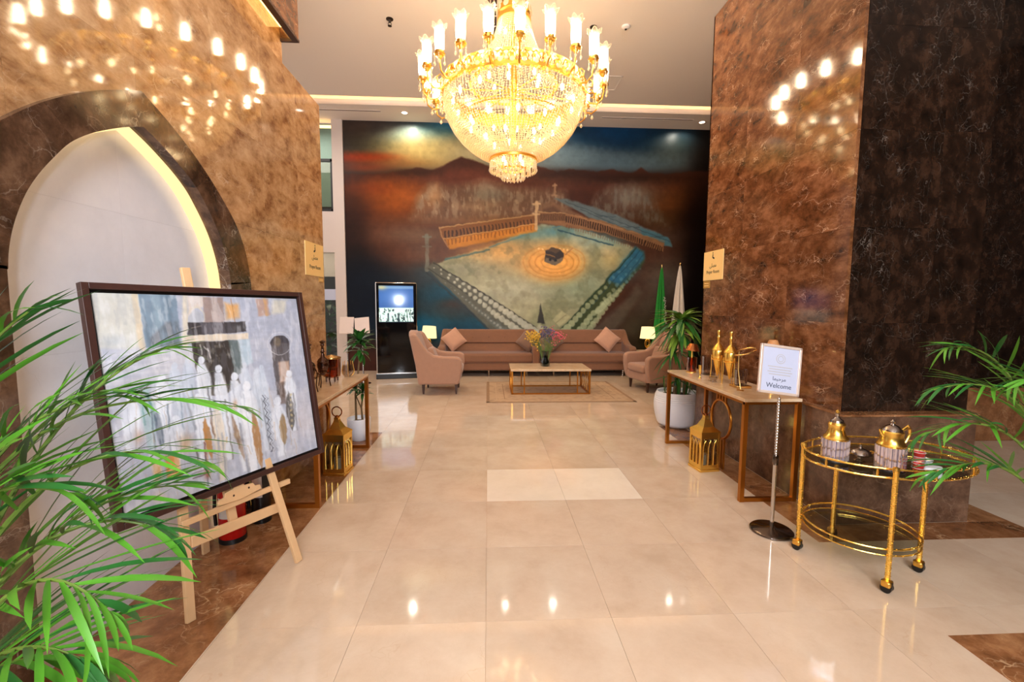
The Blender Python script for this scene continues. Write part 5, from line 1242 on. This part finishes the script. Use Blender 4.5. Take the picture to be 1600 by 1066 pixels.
    p.poly([(662, 286), (712, 283), (735, 420), (700, 440)], (98, 112, 112), .9, 5); p.poly([(706, 283), (755, 281), (775, 380), (730, 400)], (186, 206, 220), .9, 6); p.line((520, 300), (600, 520), 6, (36, 32, 30), .6, 5)
    for a, b in (((545, 305), (552, 345)), ((575, 320), (590, 362)), ((560, 312), (580, 330))): p.line(a, b, 5, (222, 220, 214), .7, 4)
    # arched door at the right
    p.disc(888, 300, 40, 36, (66, 62, 66), .95, 4); p.poly([(848, 300), (928, 298), (938, 420), (950, 540), (886, 520), (868, 420)], (96, 90, 92), .95, 6); p.disc(878, 292, 16, 20, (160, 140, 110), .5, 8)
    p.poly([(884, 380), (930, 374), (946, 460), (900, 480)], (206, 176, 156), .9, 8); p.poly([(890, 470), (936, 460), (950, 560), (905, 560)], (110, 92, 82), .8, 8); p.ring(886, 300, 52, 48, 3, (224, 224, 228), .7)
    # lavender wash in the middle distance, white haze below
    for k in range(9): p.line((140, 350 + 14 * k), (460 - 8 * k, 335 + 13 * k), 4, (184, 188, 208) if k % 2 else (222, 222, 230), .5, 5)
    B_(640, 900, 300, 90, (206, 212, 228), .7); B_(1000, 620, 60, 90, (206, 200, 206), .6)
    # robed figures
    def fig(x, y, hgt, w, col, head=13, lean=.16, sh=None, a=.92):
        fx, fy = x + hgt * lean, y + hgt
        p.poly([(x - w * .35, y + head), (x + w * .35, y + head), (x + w * .62 + hgt * lean * .2, y + hgt * .22), (fx + w * .35, fy), (fx - w * .3, fy + 6), (x - w * .6 + hgt * lean * .2, y + hgt * .25)], col, a, 9)
        if sh: p.line((x + w * .3 + hgt * lean * .3, y + hgt * .35), (fx + w * .28, fy), 7, sh, .7, 6)
        p.disc(x, y, head, head * 1.15, col, .97, 4); p.line((x - w * .2, y + head + 14), (x + hgt * lean * .7, y + hgt * .75), 3, (182, 192, 208), .7, 4)
    wht = (232, 238, 248); pale = (206, 216, 230)
    fig(492, 372, 300, 44, pale, 10, .12, (150, 164, 184)); fig(438, 395, 330, 50, pale, 14, .14, (140, 156, 176)); fig(738, 392, 300, 40, pale, 11, .2, (150, 160, 180)); fig(790, 420, 330, 36, pale, 11, .2, (112, 118, 128)); fig(812, 400, 320, 30, pale, 9, .2)
    fig(552, 370, 330, 50, wht, 15, .18, (92, 90, 94)); fig(627, 408, 380, 46, wht, 15, .18, (110, 106, 104)); fig(698, 440, 400, 50, wht, 16, .18, (104, 96, 92)); fig(388, 450, 300, 60, wht, 17, .12, (96, 112, 130))
    fig(752, 482, 370, 66, (240, 244, 252), 18, .15, (160, 170, 186)); fig(262, 534, 220, 70, wht, 17, .05, (176, 170, 170))
    fig(322, 500, 240, 52, (176, 200, 206), 15, .16, (90, 104, 120)); p.line((330, 520), (372, 620), 10, (96, 140, 140), .8, 6); p.line((372, 600), (400, 710), 26, (98, 112, 128), .85, 8); p.line((312, 560), (326, 640), 6, (112, 160, 156), .7, 4)
    fig(455, 622, 200, 56, wht, 19, .1, (170, 176, 190)); fig(545, 528, 300, 48, wht, 15, .16, (170, 140, 110)); fig(628, 575, 300, 44, (236, 226, 210), 13, .14, (150, 158, 172)); fig(890, 548, 230, 50, wht, 17, .14, (150, 154, 164)); fig(934, 430, 240, 40, wht, 14, .16, (120, 120, 126))
    # ochre, brown and dark ornament strokes
    def lens(x0, y0, x1, y1, w, col, a=.9):
        dx, dy = x1 - x0, y1 - y0; L = math.hypot(dx, dy); nx_, ny_ = -dy / L, dx / L; pts = []
        for k in range(9): f = k / 8; q = math.sin(PI * f) ** .7 * w / 2; pts.append((x0 + dx * f + nx_ * q, y0 + dy * f + ny_ * q))
        for k in range(8, -1, -1): f = k / 8; q = math.sin(PI * f) ** .7 * w / 2; pts.append((x0 + dx * f - nx_ * q, y0 + dy * f - ny_ * q))
        p.poly(pts, col, a, 5)
    lens(780, 575, 836, 840, 32, (176, 130, 84)); lens(575, 610, 618, 790, 30, (190, 134, 76)); lens(912, 600, 930, 735, 32, (158, 130, 92)); lens(935, 505, 962, 675, 34, (92, 88, 84)); lens(690, 600, 760, 800, 22, (150, 116, 86), .8); lens(600, 600, 625, 700, 10, (120, 84, 60), .7)
    for k in range(8):
        y = 520 + k * 30; x = 822 + k * 6.5; p.line((x, y), (x + 14, y + 15), 4, (86, 88, 98), .85, 3); p.line((x + 14, y + 15), (x + 4, y + 30), 4, (86, 88, 98), .85, 3); p.line((x + 12, y), (x + 26, y + 15), 3, (120, 124, 134), .7, 3); p.line((x + 26, y + 15), (x + 14, y + 30), 3, (120, 124, 134), .7, 3)
    for k in range(7): y = 520 + k * 22; p.disc(946 + k * 2, y, 5, 6, (214, 196, 150), .7, 3)
    p.poly([(412, 770), (470, 758), (490, 860), (432, 872)], (222, 140, 60), .85, 14); p.poly([(358, 790), (398, 780), (410, 860), (376, 872)], (216, 166, 100), .8, 16); B_(500, 720, 26, 34, (220, 168, 110), .7); B_(300, 690, 20, 30, (214, 178, 156), .7); B_(385, 885, 16, 14, (214, 180, 90), .6); B_(400, 945, 26, 18, (226, 190, 176), .6)
    p.line((545, 740), (560, 800), 7, (96, 86, 84), .8, 4); p.line((580, 720), (604, 860), 8, (132, 72, 62), .8, 4); p.line((590, 780), (606, 900), 6, (90, 92, 108), .7, 5); p.line((540, 870), (592, 852), 5, (90, 70, 70), .8, 3); p.line((536, 850), (590, 832), 4, (90, 70, 70), .6, 3); B_(600, 850, 12, 20, (170, 84, 60), .8)
    p.line((640, 700), (650, 870), 9, (150, 158, 178), .6, 7); p.line((730, 640), (780, 860), 9, (140, 144, 158), .7, 7); p.line((860, 640), (905, 800), 8, (160, 166, 182), .6, 7); p.line((980, 640), (1010, 760), 10, (184, 186, 200), .6, 8); p.line((500, 540), (540, 660), 12, (140, 146, 156), .6, 8)
    p.line((676, 700), (676, 720), 6, (214, 180, 110), .7, 4); B_(705, 560, 10, 20, (200, 140, 90), .7); B_(720, 690, 16, 20, (170, 150, 120), .6); B_(735, 710, 14, 10, (90, 84, 80), .5)
    p.mix(np.clip((n2 - .55) * 3.5, 0, .3), (240, 242, 248)); p.mix(np.clip((.42 - n2) * 2.5, 0, .18), (150, 156, 172))
    for k in range(70):
        r = np.random.RandomState(k); x, y = r.uniform(150, 1000), r.uniform(480, 900); p.line((x, y), (x + r.uniform(4, 16), y + r.uniform(30, 80)), r.uniform(1.5, 4), [(244, 246, 252), (170, 178, 196), (196, 160, 120)][r.randint(3)], .4, 4)
    G = np.stack([(U - .5) * w, (.5 - V) * h, np.full_like(U, -.004)], -1)
    o = paint_mesh('painted_canvas', 'canvas_paint', G, p.I * (.87 + .1 * n3[..., None]), t); o.matrix_local = PR
    MB().b2((-w / 2, -h / 2, -.016), (w / 2, h / 2, -.0055)).obj('stretcher', 'label_paper', t, smooth=False).matrix_local = PR
make_canvas()
t = thing('easel', 'pale pine tripod easel holding the framed painting', 'easel', (0, 0, 0))
def E_(x, y, z=-.045): return PM @ Vector((x, y, z))
def ebar(p, q, w, d, nm): MB().bar(p, q, w, d, up=nv).obj(nm, 'pine', t, bevel=.003)
LF, RF = Vector((-1.437, 2.113, 0)), Vector((-1.128, 2.603, 0))
ebar(LF + Vector((0, 0, .001)), E_(-.26, -.10), .042, .022, 'front_leg'); ebar(RF + Vector((0, 0, .001)), E_(.13, -.10), .042, .022, 'front_leg')
ebar(E_(-.06, -.72, -.05), E_(-.098, .652, -.05), .046, .020, 'mast')
ebar(E_(-.292, -.725, -.034), E_(.232, -.768, -.034), .055, .016, 'cross_rail'); ebar(E_(-.33, -.618, -.022), E_(.30, -.64, -.022), .030, .022, 'tray')
ebar(E_(-.22, -.15, -.04), E_(.13, -.15, -.04), .045, .014, 'upper_rail')
# carved clip on the tray
m = MB(); pts = [(-.16, -.60), (-.15, -.575), (-.12, -.572), (-.11, -.55), (-.07, -.545), (-.05, -.53), (-.01, -.533), (0, -.55), (.05, -.555), (.06, -.575), (.09, -.58), (.095, -.605), (-.03, -.615)]
m.prism(pts, lambda a, b, q: tuple(E_(a, b, -.012 + q * .014))); m.obj('carved_clip', 'pine', t, bevel=.002)
MB().lathe([(0, -.001), (.006, 0), (0, .001)], 8).obj('knob', 'dark_wood', t).matrix_local = PM @ Matrix.Translation((.02, -.572, .003)); MB().lathe([(0, -.001), (.006, 0), (0, .001)], 8).obj('knob', 'dark_wood', t).matrix_local = PM @ Matrix.Translation((-.07, -.580, .003))
ebar(Vector((-1.735, 2.72, .001)), E_(-.09, .40, -.07), .042, .020, 'rear_leg')

# fire extinguishers behind the easel
def extinguisher(x, y, label, m, r=.075, h=.40, hose=True):
    t = thing('fire_extinguisher', label, 'fire extinguisher', (x, y, .0016))
    MB().lathe([(0, 0), (r, .0), (r, .015), (r * .9, .02), (r, .03), (r, h), (r * .85, h + .035), (r * .4, h + .06), (.02, h + .065)], 28).obj('cylinder', m, t)
    MB().lathe([(0, -.001), (r * 1.03, -.001), (r * 1.03, .03), (r * .98, .032)], 28).obj('skirt', 'black_plastic', t)
    MB().lathe([(.02, h + .06), (.02, h + .10), (0, h + .10)], 12).box((.03, 0, h + .10), (.12, .02, .012)).box((.03, 0, h + .125), (.11, .02, .012), Matrix.Rotation(-.2, 3, 'Y')).obj('valve', 'black_plastic', t)
    MB().tube([(-.02, 0, h + .08), (-r - .02, 0, h + .04), (-r - .025, -.01, h * .5), (-r - .02, -.01, .10)], .011, 8).obj('hose', 'black_plastic', t)
    n = 10; vs = [((r + .001) * math.cos(a), (r + .001) * math.sin(a), z) for z in (h * .45, h * .8) for a in [-PI / 2 - .6 + 1.2 * k / n for k in range(n + 1)]]
    mb = MB(); mb.add(vs, [(k, k + 1, n + 2 + k, n + 1 + k) for k in range(n)]); mb.obj('label', 'label_paper', t)
extinguisher(-1.66, 2.88, 'red fire extinguisher with a white label behind the easel legs', 'red_paint', .078, .38)
extinguisher(-1.60, 3.13, 'second fire extinguisher, dark, behind the red one', 'black_plastic', .06, .42)
# ================================================================ PLANTS
def bez(a, b, c, n):
    a, b, c = Vector(a), Vector(b), Vector(c); return [a * (1 - t) ** 2 + b * 2 * t * (1 - t) + c * t * t for t in [k / n for k in range(n + 1)]]
def leaf_mesh(L, w, droop, name, m, seg=6, fold=.25, wav=0):
    vs = []; fs = []
    for k in range(seg + 1):
        t = k / seg; ww = w / 2 * (math.sin(PI * min(1, t * .93 + .07)) ** .6) * (1 if t < .98 else .15); x = L * t; z = -droop * L * t * t
        x = L * t * (1 - .15 * droop * t)
        vs += [(x, -ww, z + ww * fold + wav * math.sin(t * 9)), (x, 0, z), (x, ww, z + ww * fold - wav * math.sin(t * 9))]
    for k in range(seg):
        a = k * 3; fs += [(a, a + 1, a + 4, a + 3), (a + 1, a + 2, a + 5, a + 4)]
    mb = MB(); mb.add(vs, fs); me = mb.mesh(name, m); me.polygons.foreach_set('use_smooth', [True] * len(me.polygons)); return me
def orient(p, d, up):
    x = Vector(d).normalized(); y = Vector(up).cross(x)
    if y.length < 1e-4: y = Vector((0, 1, 0))
    y.normalize(); z = x.cross(y); m = Matrix((x, y, z)).transposed().to_4x4(); m.translation = Vector(p); return m
palm_leaves = [leaf_mesh(.26, .014, dr, 'leaflet', mm, 5) for dr, mm in ((.12, 'leaf_palm'), (.3, 'leaf_palm'), (.2, 'leaf_palm_deep'), (.45, 'leaf_palm'), (.3, 'leaf_palm_deep'))]
def palm(name, label, root, pot_r, fronds, seed, nl=15, lscale=1.0):
    rnd = random.Random(seed)
    t = thing(name, label, 'plant', root); R0 = Vector(root)
    MB().lathe([(0, 0), (pot_r * .75, 0), (pot_r, .05), (pot_r * 1.05, .30), (pot_r * .98, .32), (pot_r * .95, .28), (0, .27)], 28).obj('pot', 'pot_white', t)
    MB().lathe([(0, .275), (pot_r * .95, .275), (0, .285)], 20).obj('soil', 'soil', t)
    for a, b, c in fronds:
        pts = bez(a, b, c, 16); pts = [p - R0 for p in pts]; base = Vector((rnd.uniform(-.06, .06), rnd.uniform(-.06, .06), .27))
        path = [base, base.lerp(pts[0], .6) + Vector((0, 0, .05))] + pts
        fr = MB().tube(path, [.011, .010] + [.008 - .0058 * k / 16 for k in range(17)], 6).obj('frond', 'stem_green', t)
        for k in range(nl):
            f = .22 + .78 * k / (nl - 1); i = min(int(f * 16), 15); p = pts[i].lerp(pts[i + 1], f * 16 - i); d = (pts[i + 1] - pts[i]).normalized()
            side0 = d.cross(Vector((0, 0, 1)))
            if side0.length < .05: side0 = Vector((1, 0, 0))
            side0.normalize(); nrm = side0.cross(d)
            for s in (-1, 1):
                ang = 1.0 - .72 * f ** 2 + rnd.uniform(-.12, .12)
                dr = d * math.cos(ang) + side0 * s * math.sin(ang) + nrm * rnd.uniform(.05, .35)
                L = (.75 + .5 * math.sin(PI * min(1, f * .9 + .1)) - .45 * f ** 3) * rnd.uniform(.85, 1.1) * lscale
                m = orient(p, dr, nrm) @ Matrix.Rotation(rnd.uniform(-.5, .5), 4, 'X') @ Matrix.Diagonal((L, rnd.uniform(.8, 1.25) * lscale ** .5, 1, 1))
                o = link('leaflet', rnd.choice(palm_leaves), fr); o.matrix_local = m
    return t
palm('areca_palm', 'large feathery palm at the left edge, in front of the painting', (-1.38, 1.05, 0.0016), .17, [
    ((-1.40, 1.12, .75), (-1.30, 1.22, 1.40), (-.80, 1.42, 1.22)),
    ((-1.42, 1.10, .80), (-1.38, 1.15, 1.35), (-1.12, 1.15, 1.52)),
    ((-1.36, 1.15, .75), (-1.22, 1.28, 1.30), (-.98, 1.38, 1.40)),
    ((-1.36, 1.12, .70), (-1.16, 1.18, 1.28), (-.80, 1.26, 1.10)),
    ((-1.36, 1.08, .62), (-1.10, 1.15, 1.12), (-.86, 1.20, .92)),
    ((-1.26, 1.00, .60), (-1.02, .98, 1.10), (-.84, .98, .86)),
    ((-1.30, 1.00, .50), (-1.06, .95, .92), (-.86, .95, .76)),
    ((-1.40, 1.14, .80), (-1.34, 1.25, 1.30), (-1.02, 1.30, 1.28)),
    ((-1.38, 1.10, .60), (-1.18, 1.22, 1.05), (-.92, 1.34, 1.00)),
    ((-1.34, 1.02, .66), (-1.26, 1.02, 1.22), (-.98, 1.06, 1.10)),
    ((-1.40, 1.00, .40), (-1.18, 1.00, .82), (-.98, 1.08, .66)),
], 5, nl=13, lscale=1.15)
palm('areca_palm', 'feathery palm at the right edge, in front of the dark marble', (3.05, 1.55, 0.0016), .16, [
    ((2.42, 1.72, .75), (2.36, 1.80, 1.32), (1.94, 1.82, 1.18)),
    ((2.44, 1.75, .80), (2.34, 1.86, 1.42), (2.06, 1.88, 1.36)),
    ((2.40, 1.70, .72), (2.26, 1.78, 1.18), (1.88, 1.80, .98)),
    ((2.40, 1.70, .60), (2.28, 1.76, 1.00), (1.92, 1.80, .80)),
    ((2.46, 1.66, .80), (2.42, 1.66, 1.30), (2.16, 1.70, 1.24)),
], 9, nl=14, lscale=.9)

# dracaena in the large white bowl pot (right) and the small tree (left)
strap = [leaf_mesh(.34, .058, dr, 'leaf', mm, 7, .3) for dr, mm in ((.7, 'leaf_stripe'), (1.1, 'leaf_dark'), (.9, 'leaf_stripe'), (1.35, 'leaf_dark'))]
def tuft(t, c, n, L, rnd, up0=.9, leaves=None, w=1.0):
    for k in range(n):
        a = 2.4 * k + rnd.uniform(-.2, .2); e = up0 - 1.1 * (k / n) + rnd.uniform(-.12, .12)
        d = Vector((math.cos(a) * math.cos(e), math.sin(a) * math.cos(e), math.sin(e)))
        s = L / .34 * rnd.uniform(.85, 1.12)
        o = link('leaf', rnd.choice(leaves or strap), t); o.matrix_local = orient(Vector(c) + Vector((0, 0, -.05 * k / n)), d, (0, 0, 1)) @ Matrix.Diagonal((s, w * s, s, 1))
rnd = random.Random(4)
t = thing('dracaena', 'corn plant with striped drooping leaves in a large white bowl pot', 'plant', (2.39, 5.46, 0.0016))
m = MB(); prof = [(0, 0), (.17, 0), (.22, .03)]
for k in range(16): z = .05 + k * .022; r = .225 + .052 * math.sin(PI * min(1, (z - .02) / .50)) ; prof += [(r, z), (r + .003, z + .011)]
prof += [(.25, .43), (.245, .445), (.232, .44), (.225, .40), (0, .39)]
m.lathe(prof, 40).obj('pot', 'pot_white', t); MB().lathe([(0, .395), (.228, .395), (.1, .405), (0, .41)], 24).obj('soil', 'soil', t)
for x, y, h in ((.02, .0, 1.22), (-.07, .06, .85), (.08, -.05, .60), (-.05, -.06, .52)):
    MB().tube([(x, y, .38), (x * 1.1, y, .38 + (h - .38) * .5), (x, y, h)], [.026, .022, .020], 10).obj('cane', 'bark', t)
tuft(t, (.02, 0, 1.33), 66, .34, rnd, 1.25); tuft(t, (.02, 0, 1.20), 26, .32, rnd, .7)
tuft(t, (-.03, .06, .92), 18, .22, rnd, 1.2, [strap[1], strap[3]]); tuft(t, (-.03, -.05, .60), 16, .20, rnd, 1.3, [strap[1], strap[3]])
upr = [leaf_mesh(.34, .034, .1, 'leaf', 'leaf_dark', 5, .3)]
for k in range(10):
    a = 2 * PI * k / 10; d = Vector((.25 * math.cos(a), .25 * math.sin(a), 1)); o = link('leaf', upr[0], t); o.matrix_local = orient((.14 * math.cos(a), .14 * math.sin(a), .39), d, (math.cos(a), math.sin(a), 0)) @ Matrix.Diagonal((.8, 1.2, 1, 1))
t = thing('potted_tree', 'small leafy tree in a white pot beyond the left console', 'plant', (-1.45, 5.0, 0.0016))
MB().lathe([(0, 0), (.08, 0), (.10, .02), (.125, .12), (.13, .24), (.125, .25), (.118, .24), (.115, .21), (0, .20)], 30).obj('pot', 'pot_white', t)
MB().lathe([(0, .20), (.116, .205), (0, .215)], 20).obj('soil', 'soil', t)
MB().tube([(-.03, 0, .2), (-.035, .01, .5), (0, .01, .75), (.03, 0, 1.02)], [.013, .011, .010, .009], 8).obj('trunk', 'bark', t)
MB().tube([(.04, 0, .2), (.03, 0, .36), (.05, -.01, .50)], [.012, .010, .008], 8).tube([(.035, 0, .34), (-.0, -.01, .44), (-.03, -.01, .52)], [.008, .007, .006], 8).obj('branch', 'bark', t)
small = [leaf_mesh(.34, .10, dr, 'leaf', 'leaf_dark', 5, .3) for dr in (.2, .5, .8)]
tuft(t, (.03, 0, 1.12), 40, .17, rnd, 1.35, small); tuft(t, (.05, 0, .57), 24, .12, rnd, 1.2, small); tuft(t, (-.04, 0, .60), 22, .11, rnd, 1.2, small); tuft(t, (.02, .03, 1.02), 12, .17, rnd, .4, small)
# indoor garden plants seen through the lower opening
for x, y, s, lb in ((-3.78, 10.75, 1.5, 'tall leafy plant behind the glass of the lower opening, at the left'), (-4.75, 11.4, 1.9, 'taller leafy plant further behind the glass')):
    t = thing('potted_plant', lb, 'plant', (x, y, 0))
    MB().lathe([(0, 0), (.15, 0), (.2, .35), (.19, .35), (0, .32)], 20).obj('pot', 'black_plastic', t)
    MB().tube([(0, 0, .3), (.02, 0, s * .6), (0, 0, s)], .02, 8).obj('trunk', 'bark', t)
    for z in (.35, .55, .75, 1.0): tuft(t, (0, 0, s * z), 16, .40, rnd, 1.1, small)

# white notice boards on stands by the left end of the mural
def board(x, y, z, ang, w, h, label):
    t = thing('notice_stand', label, 'stand', (x, y, 0), group='blank white boards on stands')
    MB().lathe([(0, 0), (.14, 0), (.14, .01), (.02, .02), (.012, .04), (.010, z), (0, z)], 20).lathe([(.016, z * .52), (.018, z * .53), (.018, z * .56), (.016, z * .57)], 12).obj('pole', 'silver', t)
    o = MB().b2((-w / 2, -.012, -h / 2), (w / 2, .002, h / 2)).obj('board', 'white_board', t, bevel=.004); o.location = (0, -.015, z + .0); o.rotation_euler = (math.radians(-14), math.radians(ang), 0)
board(-2.66, 8.55, 1.10, 0, .26, .32, 'left blank white board, behind the little tree, by the white wall')
board(-2.36, 8.50, 1.10, -6, .27, .31, 'right blank white board on a thin pole, in front of the mural')
# small dark bin and dish in the far corner behind the right console
t = thing('waste_bin', 'small black bin behind the far end of the right console', 'bin', (3.42, 7.0, 0))
MB().lathe([(0, 0), (.12, 0), (.14, .30), (.145, .31), (.13, .31), (.115, .03), (0, .02)], 24).obj('body', 'black_plastic', t)
MB().tube([(.14 * math.cos(q), .14 * math.sin(q), .31) for q in [2 * PI * k / 24 for k in range(25)]], .008, 6).obj('rim', 'dark_chrome', t)
